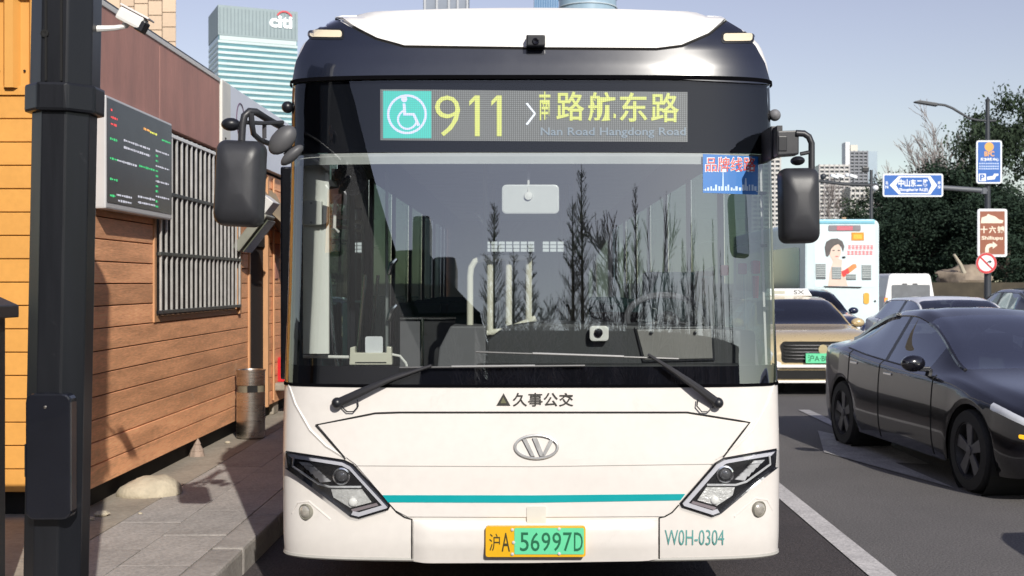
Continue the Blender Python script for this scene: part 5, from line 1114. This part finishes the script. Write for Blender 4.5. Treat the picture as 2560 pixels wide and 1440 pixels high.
def evergreen(px, py_c, Y, rx, rz, k, label):
    c = P(px, py_c, Y); t = thing('evergreen_tree', label, 'tree', (c.x, Y, .12), 0, 'evergreen trees on the far pavement')
    o = bpy.data.objects.new('crown', cm[k]); C.objects.link(o); o.parent = t; o.location = (0, 0, c.z - .12); o.scale = (rx * 1.1, rx * 1.0, rz * 1.08); o.rotation_euler = (0, 0, k * 1.3 + px * .01)
    limb_mb(px, c.z, .2).build('trunk', barkm, t, world=False, smooth=True)
for a in ((2300, 575, 62, 3.6, 3.1, 0, 'dark evergreen tree right behind the blue street name sign'), (2215, 585, 70, 3.2, 3.0, 1, 'lower evergreen tree rising beside the light blue bus'), (2400, 545, 66, 3.6, 3.2, 2, 'evergreen tree between the street name sign and the sign pole'),
          (2560, 470, 64, 3.6, 4.9, 1, 'tallest evergreen tree behind the sign pole at the right edge'), (2520, 620, 58, 3.6, 2.8, 0, 'low dark evergreen behind the brown tourist sign'), (2440, 600, 76, 5.0, 3.4, 2, 'deep dark evergreen in the middle behind the sign pole'), (2255, 650, 80, 4.4, 3.2, 0, 'low evergreen above the white van, farthest back')): evergreen(*a)
def bare_mb(seed, h, r, spread, levels=4, kids=5, thin=.011, up=.55):
    rnd = random.Random(seed); mb = MB()
    def grow(p, d, l, r, lv):
        k = 3 if lv > 1 else 2; pts = [p]; rr = [r]; dd = d.copy()
        for i in range(k):
            dd = (dd + Vector((rnd.gauss(0, .12), rnd.gauss(0, .12), .10 * up))).normalized(); pts.append(pts[-1] + dd * l / k); rr.append(max(r * (1 - .65 * (i + 1) / k), thin))
        mb.tube(pts, rr, 5 if lv > 2 else 3, cap=False)
        if lv <= 0: return
        for i in range(kids):
            t = rnd.uniform(.35, 1); j = min(int(t * k), k - 1); q_ = pts[j].lerp(pts[j + 1], t * k - j)
            a = rnd.uniform(0, 6.28); n1 = dd.orthogonal().normalized(); n2 = dd.cross(n1); nd = (dd * up + (n1 * math.cos(a) + n2 * math.sin(a)) * spread).normalized()
            grow(q_, nd, l * rnd.uniform(.42, .68), max(r * .45, thin), lv - 1)
    grow(Vector((0, 0, 0)), Vector((0, 0, 1)), h * .55, r, levels); return mb
bm_ = [bare_mb(s, 10, .16, .55, 4, 5, .014, 1.0).build('bare_tree_limbs', barkl) for s in (1, 2, 3)]
bmesh_ = [o.data for o in bm_]
for o in bm_: bpy.data.objects.remove(o)
for i, (px, Y, s_, lab) in enumerate(((2245, 90, 1.25, 'bare tree above the left end of the street name sign'), (2300, 95, 1.35, 'bare tree directly above the street name sign'), (2350, 88, 1.3, 'bare tree left of the parking sign under the lamp arm'), (2395, 92, 1.4, 'bare tree between the lamp arm and the lamp pole'), (2430, 85, 1.3, 'bare tree closest to the street lamp pole'), (2072, 120, 1.35, 'bare tree beside the right wing mirror of the bus'), (2200, 100, 1.05, 'small bare tree left of the street name sign'))):
    c = P(px, 0, Y); t = thing('bare_tree', lab, 'tree', (c.x, Y, .1), i * 1.1, 'leafless trees on the skyline')
    o = bpy.data.objects.new('limbs', bmesh_[i % 3]); C.objects.link(o); o.parent = t; o.scale = (s_ * .95, s_ * .95, s_ * .98)
# garden rock with slanting prop and passers' clutter under the trees
rk = MB().ball((0, 0, 0), 1, 28, 16); rk.v = [tuple(Vector((v[0] * 1.05, v[1] * .8, max(v[2], -.4) * .62)) * (1 + .35 * mnoise.noise(Vector(v) * 1.9 + Vector((3, 1, 0))) + .12 * mnoise.noise(Vector(v) * 5))) for v in rk.v]
o = rk.build('garden_rock', M('rock', (.26, .21, .16), .95, var=.35, scale=2, bump=.8, bscale=6), None, smooth=True); p = P(2410, 700, 50); o.location = (p.x, 50, p.z); o.scale = (1, 1, 1); tag(o, 'pale brown garden rock below the no turn sign under the trees', 'rock')
plb = box('rock_bed', (p.x - 3, 49, .1), (p.x + 3, 52, p.z - .1), M('bed_soil', (.06, .05, .035), .95, var=.4, scale=2)); tag(plb, 'dark planting bed wall under the garden rock', 'planting bed')
o = MB().tube([P(2385, 636, 49.2), P(2400, 660, 49.3), P(2418, 700, 49.4), P(2425, 735, 49.5)], [.05, .08, .10, .10], 8).build('slanting_branch', M('pale_branch', (.42, .38, .30), .9), None, smooth=True, loc=P(2425, 735, 49.5)); tag(o, 'pale slanting branch leaning in front of the garden rock', 'branch')

# ---------------------------------------------------------------- far buildings
def hz(px, Y): return (px - CX) * Y / F
# bank tower on the left, its floors as separate bands
Yt = 600.0; A = Vector((hz(546, Yt), Yt, 0)); B = Vector((hz(743, 616), 616, 0)); u = (B - A).normalized(); nrm = Vector((u.y, -u.x, 0)); Wt = (B - A).length; Ht = CH + (HY - 12) * Yt / F
tw = thing('bank_tower', 'teal glass office tower with white lettering above the kiosk roof', 'tower', (A + B) / 2)
def tp(a, z, o=0.): return A + u * a + nrm * o + Vector((0, 0, z))
def tbox(a0, a1, z0, z1, o0, o1, name, m_, par=tw): return MB().prism([tp(a0, z0, o1), tp(a1, z0, o1), tp(a1, z0, o0), tp(a0, z0, o0)], (0, 0, z1 - z0)).build(name, m_, par)
tglass = M('tower_glass', (.10, .24, .28), .15, var=.35, scale=.06, stretch=(1, 1, 3), spec=.8); tband = M('tower_band', (.50, .62, .64), .5, var=.15, scale=.05)
tbox(0, Wt, 0, Ht - 15, -30, 0, 'glass_shaft', tglass); ttop = M('tower_top', (.25, .32, .35), .5, var=.1, scale=.2)
tbox(-.2, Wt + .2, Ht - 15, Ht, -30.2, .4, 'crown', ttop)
z = Ht - 17.5; 
while z > 20: tbox(-.15, Wt + .15, z - 1.25, z, -30.1, .35, 'floor_band', tband); z -= 2.75
for k in range(22): tbox(Wt * (k + .3) / 22, Wt * (k + .5) / 22, Ht - 14, Ht - 1.2, .4, .75, 'crown_fin', M('tower_fin', (.18, .24, .27), .5))
tbox(.5, Wt - .5, Ht - 17.4, Ht - 15.2, 0, .5, 'crown_strip', M('strip_pale', (.5, .6, .62), .5))
lf = lambda a, b: tp(a, b, 1.0)
zl0 = CH + (HY - 70) * 612 / F; zl1 = CH + (HY - 40) * 612 / F; a0 = Wt * (672 - 546) / 197; a1 = Wt * (729 - 546) / 197
put_text('lettering', 'citi', a0, zl1, a1, zl0, lf, emis('tower_sign_white', (.9, .92, .95), .55, (.8, .8, .8)), tw, .03)
m_ = MB(); cxr = lerp(a0, a1, .66); ringp(cxr, zl1 - 1.6, 3.6, 4.4, 25, 155, 14, lf, m_); m_.build('red_arc', M('arc_red', (.6, .06, .08), .5), tw)
# towers whose feet the bus hides
t = thing('pale_pier_tower', 'distant grey tower with vertical piers above the bus roof, left one', 'tower', (hz(1115, 900), 900, 0))
box('core', (hz(1058, 900), 900, 0), (hz(1168, 900), 935, 260), M('tower_grey', (.20, .23, .29), .5, var=.2, scale=.05), t)
for a in (1060, 1090, 1120, 1142, 1166): box('pier', (hz(a, 900), 898.5, 0), (hz(a + 5, 900), 899.9, 262), M('pier_pale', (.42, .44, .48), .6), t)
t = thing('blue_slab_tower', 'distant flat blue tower above the middle of the bus roof', 'tower', (hz(1370, 1000), 1000, 0))
MB().box((hz(1335, 1000), 1000, 0), (hz(1396, 1000), 1040, 300)).build('shaft', M('tower_blue', (.12, .24, .42), .25, var=.15, scale=.04), t)
for k in range(10): box('vertical_fin', (hz(1336 + k * 6, 1000), 999.2, 0), (hz(1338 + k * 6, 1000), 999.95, 300), M('fin_blue', (.20, .33, .50), .4), t)
t = thing('round_tower', 'distant round glass tower with ring bands above the bus roof', 'tower', (hz(1473, 1100), 1130, 0)); cR = (hz(1551, 1100) - hz(1396, 1100)) / 2; cxm = hz(1473, 1100)
MB().lathe((cxm, 1130, 0), (0, 0, 1), [(cR, 0), (cR * .93, 380)], 40).build('shaft', M('tower_silver', (.30, .42, .52), .25, var=.15, scale=.03, stretch=(3, 3, 1)), t, smooth=True)
for k in range(9):
    z = 232 + k * 9; rr = cR * (1 - .07 * z / 380); MB().lathe((cxm, 1130, z), (0, 0, 1), [(rr, 0), (rr + 1, .2), (rr + 1, 1.0), (rr, 1.2)], 40).build('ring_band', M('ring_pale', (.5, .58, .64), .4), t, smooth=True)
# beige stone-clad building above the kiosk roof
Yk = 60.0; bg_ = thing('stone_building', 'beige stone clad building rising above the kiosk roof', 'building', (hz(300, Yk), Yk + 4, 0)); jd = M('stone_joint', (.12, .10, .08), .9); bst = M('beige_stone', (.62, .47, .34), .7, var=.1, scale=.7, objvar=.07, var2=.05)
x0, x1 = hz(120, Yk), hz(441, Yk); MB().prism([(x0, Yk + .06, 0), (x1 - .05, Yk + .06, 0), (x1 - 6, Yk + 12, 0), (x0, Yk + 12, 0)], (0, 0, 24)).build('core', jd, bg_)
pw = hz(405, Yk) - hz(370, Yk); ph_ = 36 * Yk / F; sp_ = None
for i in range(9):
    for j in range(9):
        xa = x1 - (i + 1) * pw; za = P(0, 140, Yk).z + (j - 1) * ph_ * 1.02 - .15 * i
        if sp_ is None: sp_ = MB().box((0, 0, 0), (pw - .035, .06, ph_ * 1.02 - .035)).build('stone_panel', bst, bg_, bevel=.008, seg=1, world=False); o = sp_
        else: o = sp_.copy(); C.objects.link(o)
        o.parent = bg_; o.location = Vector((xa, Yk, za)) - bg_.location
box('lower_wall', (x0, Yk, 0), (x1, Yk + .06, P(0, 140, Yk).z - ph_ * 1.2 - 1.2), bst, bg_)
# apartment blocks on the right
apw = M('apartment_wall', (.47, .46, .45), .8, var=.12, scale=.1); apd = M('apartment_window', (.07, .085, .11), .25, var=.4, scale=.4); aps = M('apartment_slab', (.58, .57, .55), .8, var=.1, scale=.2)
def block(name, label, px0, px1, pyt, Y, depth, cols, wall, winm, slab_, fl_=3.0, cat='building'):
    xa, xb = hz(px0, Y), hz(px1, Y); H = CH + (HY - pyt) * Y / F; t = thing(name, label, cat, ((xa + xb) / 2, Y, 0))
    box('wall', (xa, Y, 0), (xb, Y + depth, H), winm, t)
    nf = int(H / fl_); cw = (xb - xa) / cols
    for f_ in range(max(0, nf - 36), nf + 1):
        box('balcony_slab', (xa - .2, Y - 1.2, H - (nf - f_) * fl_ - 1.35), (xb + .2, Y - .02, H - (nf - f_) * fl_), slab_, t)
    for c_ in range(cols + 1):
        x = xa + cw * c_; box('pier', (x - cw * .14, Y - 1.35, 0), (x + cw * .14, Y - .03, H + .3), wall, t)
    return t, xa, xb, H
block('apartment_block', 'pale apartment block with balcony rows just right of the bus corner', 1880, 1950, 385, 800, 25, 5, apw, apd, aps)
block('apartment_block', 'broad pale apartment block with balcony rows behind the right wing mirror', 1955, 2046, 440, 850, 25, 6, apw, apd, aps)
block('apartment_block', 'grey apartment block with window rows behind the camera boom', 2048, 2122, 412, 900, 25, 6, M('apartment_grey', (.40, .39, .40), .8, var=.12, scale=.03), apd, aps)
t, xa, xb, H = block('apartment_tower', 'dark slim residential tower with a white spire at its left edge', 2124, 2168, 378, 1100, 25, 4, M('apartment_dark', (.16, .17, .20), .5, var=.15, scale=.03), apd, M('slab_dark', (.24, .25, .28), .7), cat='tower')
box('glass_side', (xb + .6, 1101, 0), (hz(2194, 1100), 1130, H), M('apartment_glass', (.34, .42, .50), .25, var=.15, scale=.02), t)
box('white_fin', (xa - 4.5, 1097, 0), (xa - .8, 1110, CH + (HY - 356) * 1100 / F), M('fin_white', (.75, .76, .78), .5), t)
box('roof_tank', (xa + 1.5, 1102, H + .3), (xa + 8, 1120, H + 6), M('tank_pale', (.6, .58, .52), .6), t)
block('apartment_block', 'lower apartment block seen between the boom and the evergreen trees', 2126, 2192, 468, 700, 20, 6, apw, apd, aps)

# ---------------------------------------------------------------- the street behind the camera, seen only as reflections in the windscreen
def sequoia_mb(seed, h):
    rnd = random.Random(seed); mb = MB().tube([(0, 0, 0), (0, 0, h * .5), (0, 0, h)], [.16, .09, .015], 6)
    for k in range(200):
        t = rnd.uniform(.15, .98); a = rnd.uniform(0, 6.28); l = (1 - t) * h * .22 * rnd.uniform(.5, 1.1) + .2; d = Vector((math.cos(a), math.sin(a), rnd.uniform(.6, 1.4))).normalized(); p = Vector((0, 0, t * h)); e = p + d * l
        mb.tube([p, p + d * l * .5 + Vector((0, 0, -.03)), e], [.022, .016, .008], 3, cap=False)
        for m in range(4):
            s_ = p.lerp(e, rnd.uniform(.3, 1)); mb.tube([s_, s_ + (d + Vector((rnd.gauss(0, .5), rnd.gauss(0, .5), rnd.gauss(.2, .3)))).normalized() * l * .38], [.010, .005], 3, cap=False)
    return mb
sq_ = [sequoia_mb(s, 11).build('t', barkm).data for s in (5, 6, 7)]
for o in [o for o in C.objects if o.name.split('.')[0] == 't' and o.type == 'MESH' and o.parent is None]: bpy.data.objects.remove(o)
random.seed(21)
for i in range(56):
    x = -2.0 + (i % 28) * .85 + random.uniform(-.6, .6); y = (-24 if i < 28 else -33) - random.uniform(0, 6) ; s_ = random.uniform(.66, .95) * (1.5 if i in (5, 9) else 1)
    t = thing('larch_tree', 'bare straight tree behind the camera mirrored in the bus windscreen', 'tree', (x, y, 0), i * 1.7, 'bare trees mirrored in the windscreen')
    o = bpy.data.objects.new('limbs', bmesh_[(i // 3) % 3] if i % 3 == 0 else sq_[(i // 2) % 3]); C.objects.link(o); o.parent = t; o.scale = (s_ * .85, s_ * .85, s_) if i % 3 else (s_ * .85, s_ * .85, s_ * .85)
hs = thing('gabled_house', 'dark house behind the camera mirrored low in the windscreen', 'house', (-8, -40, 0)); dkw = M('house_dark', (.06, .06, .065), .8)
box('wall', (-24, -48, 0), (-2.5, -36, 7.8), dkw, hs); MB().prism([(-24.5, -35.5, 7.8), (-2.2, -35.5, 7.8), (-6, -35.5, 10.4), (-14, -35.5, 10.4)], (0, -13, 0)).build('roof', M('roof_dark', (.03, .03, .035), .7), hs)
for a, b, h, lab in ((-54, -14, 78, 'tall dark tower behind the camera mirrored in the windscreen'), (-39, -5, 66, 'rounded dark tower behind the camera mirrored beside the tall one')):
    o = box('mirrored_tower', (a - 0, -330, 0), (a + 13, -315, h), M('mirror_tower', (.10, .11, .13), .5, var=.2, scale=.05), None, bevel=2, loc=(a, -320, 0)); tag(o, lab, 'tower')

lb_ = thing('added_dark_building', 'long low dark building added behind the camera to darken the windscreen reflection', 'building', (14, -52, 0))  # unseen block added to keep the lower windscreen reflection dark
box('wall', (-2, -60, 0), (40, -50, 8.6), dkw, lb_); box('parapet', (-2.3, -60.3, 8.6), (40.3, -49.7, 9.0), M('roof_dark', (.03, .03, .035), .7), lb_)
for k in range(12): box('window', (k * 3.3 - .4, -49.98, 4.6), (k * 3.3 + 1.4, -49.9, 6.6), winglass, lb_)
lh = thing('side_house', 'dark building behind the camera on the left mirrored in the windscreen', 'house', (-9, -14, 0))
box('wall', (-14, -30, 0), (-5.5, 1.0, 6.2), dkw, lh); MB().prism([(-14.4, 1.3, 6.2), (-5.1, 1.3, 6.2), (-9.5, 1.3, 8.6)], (0, -31.6, 0)).build('roof', MATS['roof_dark'], lh)
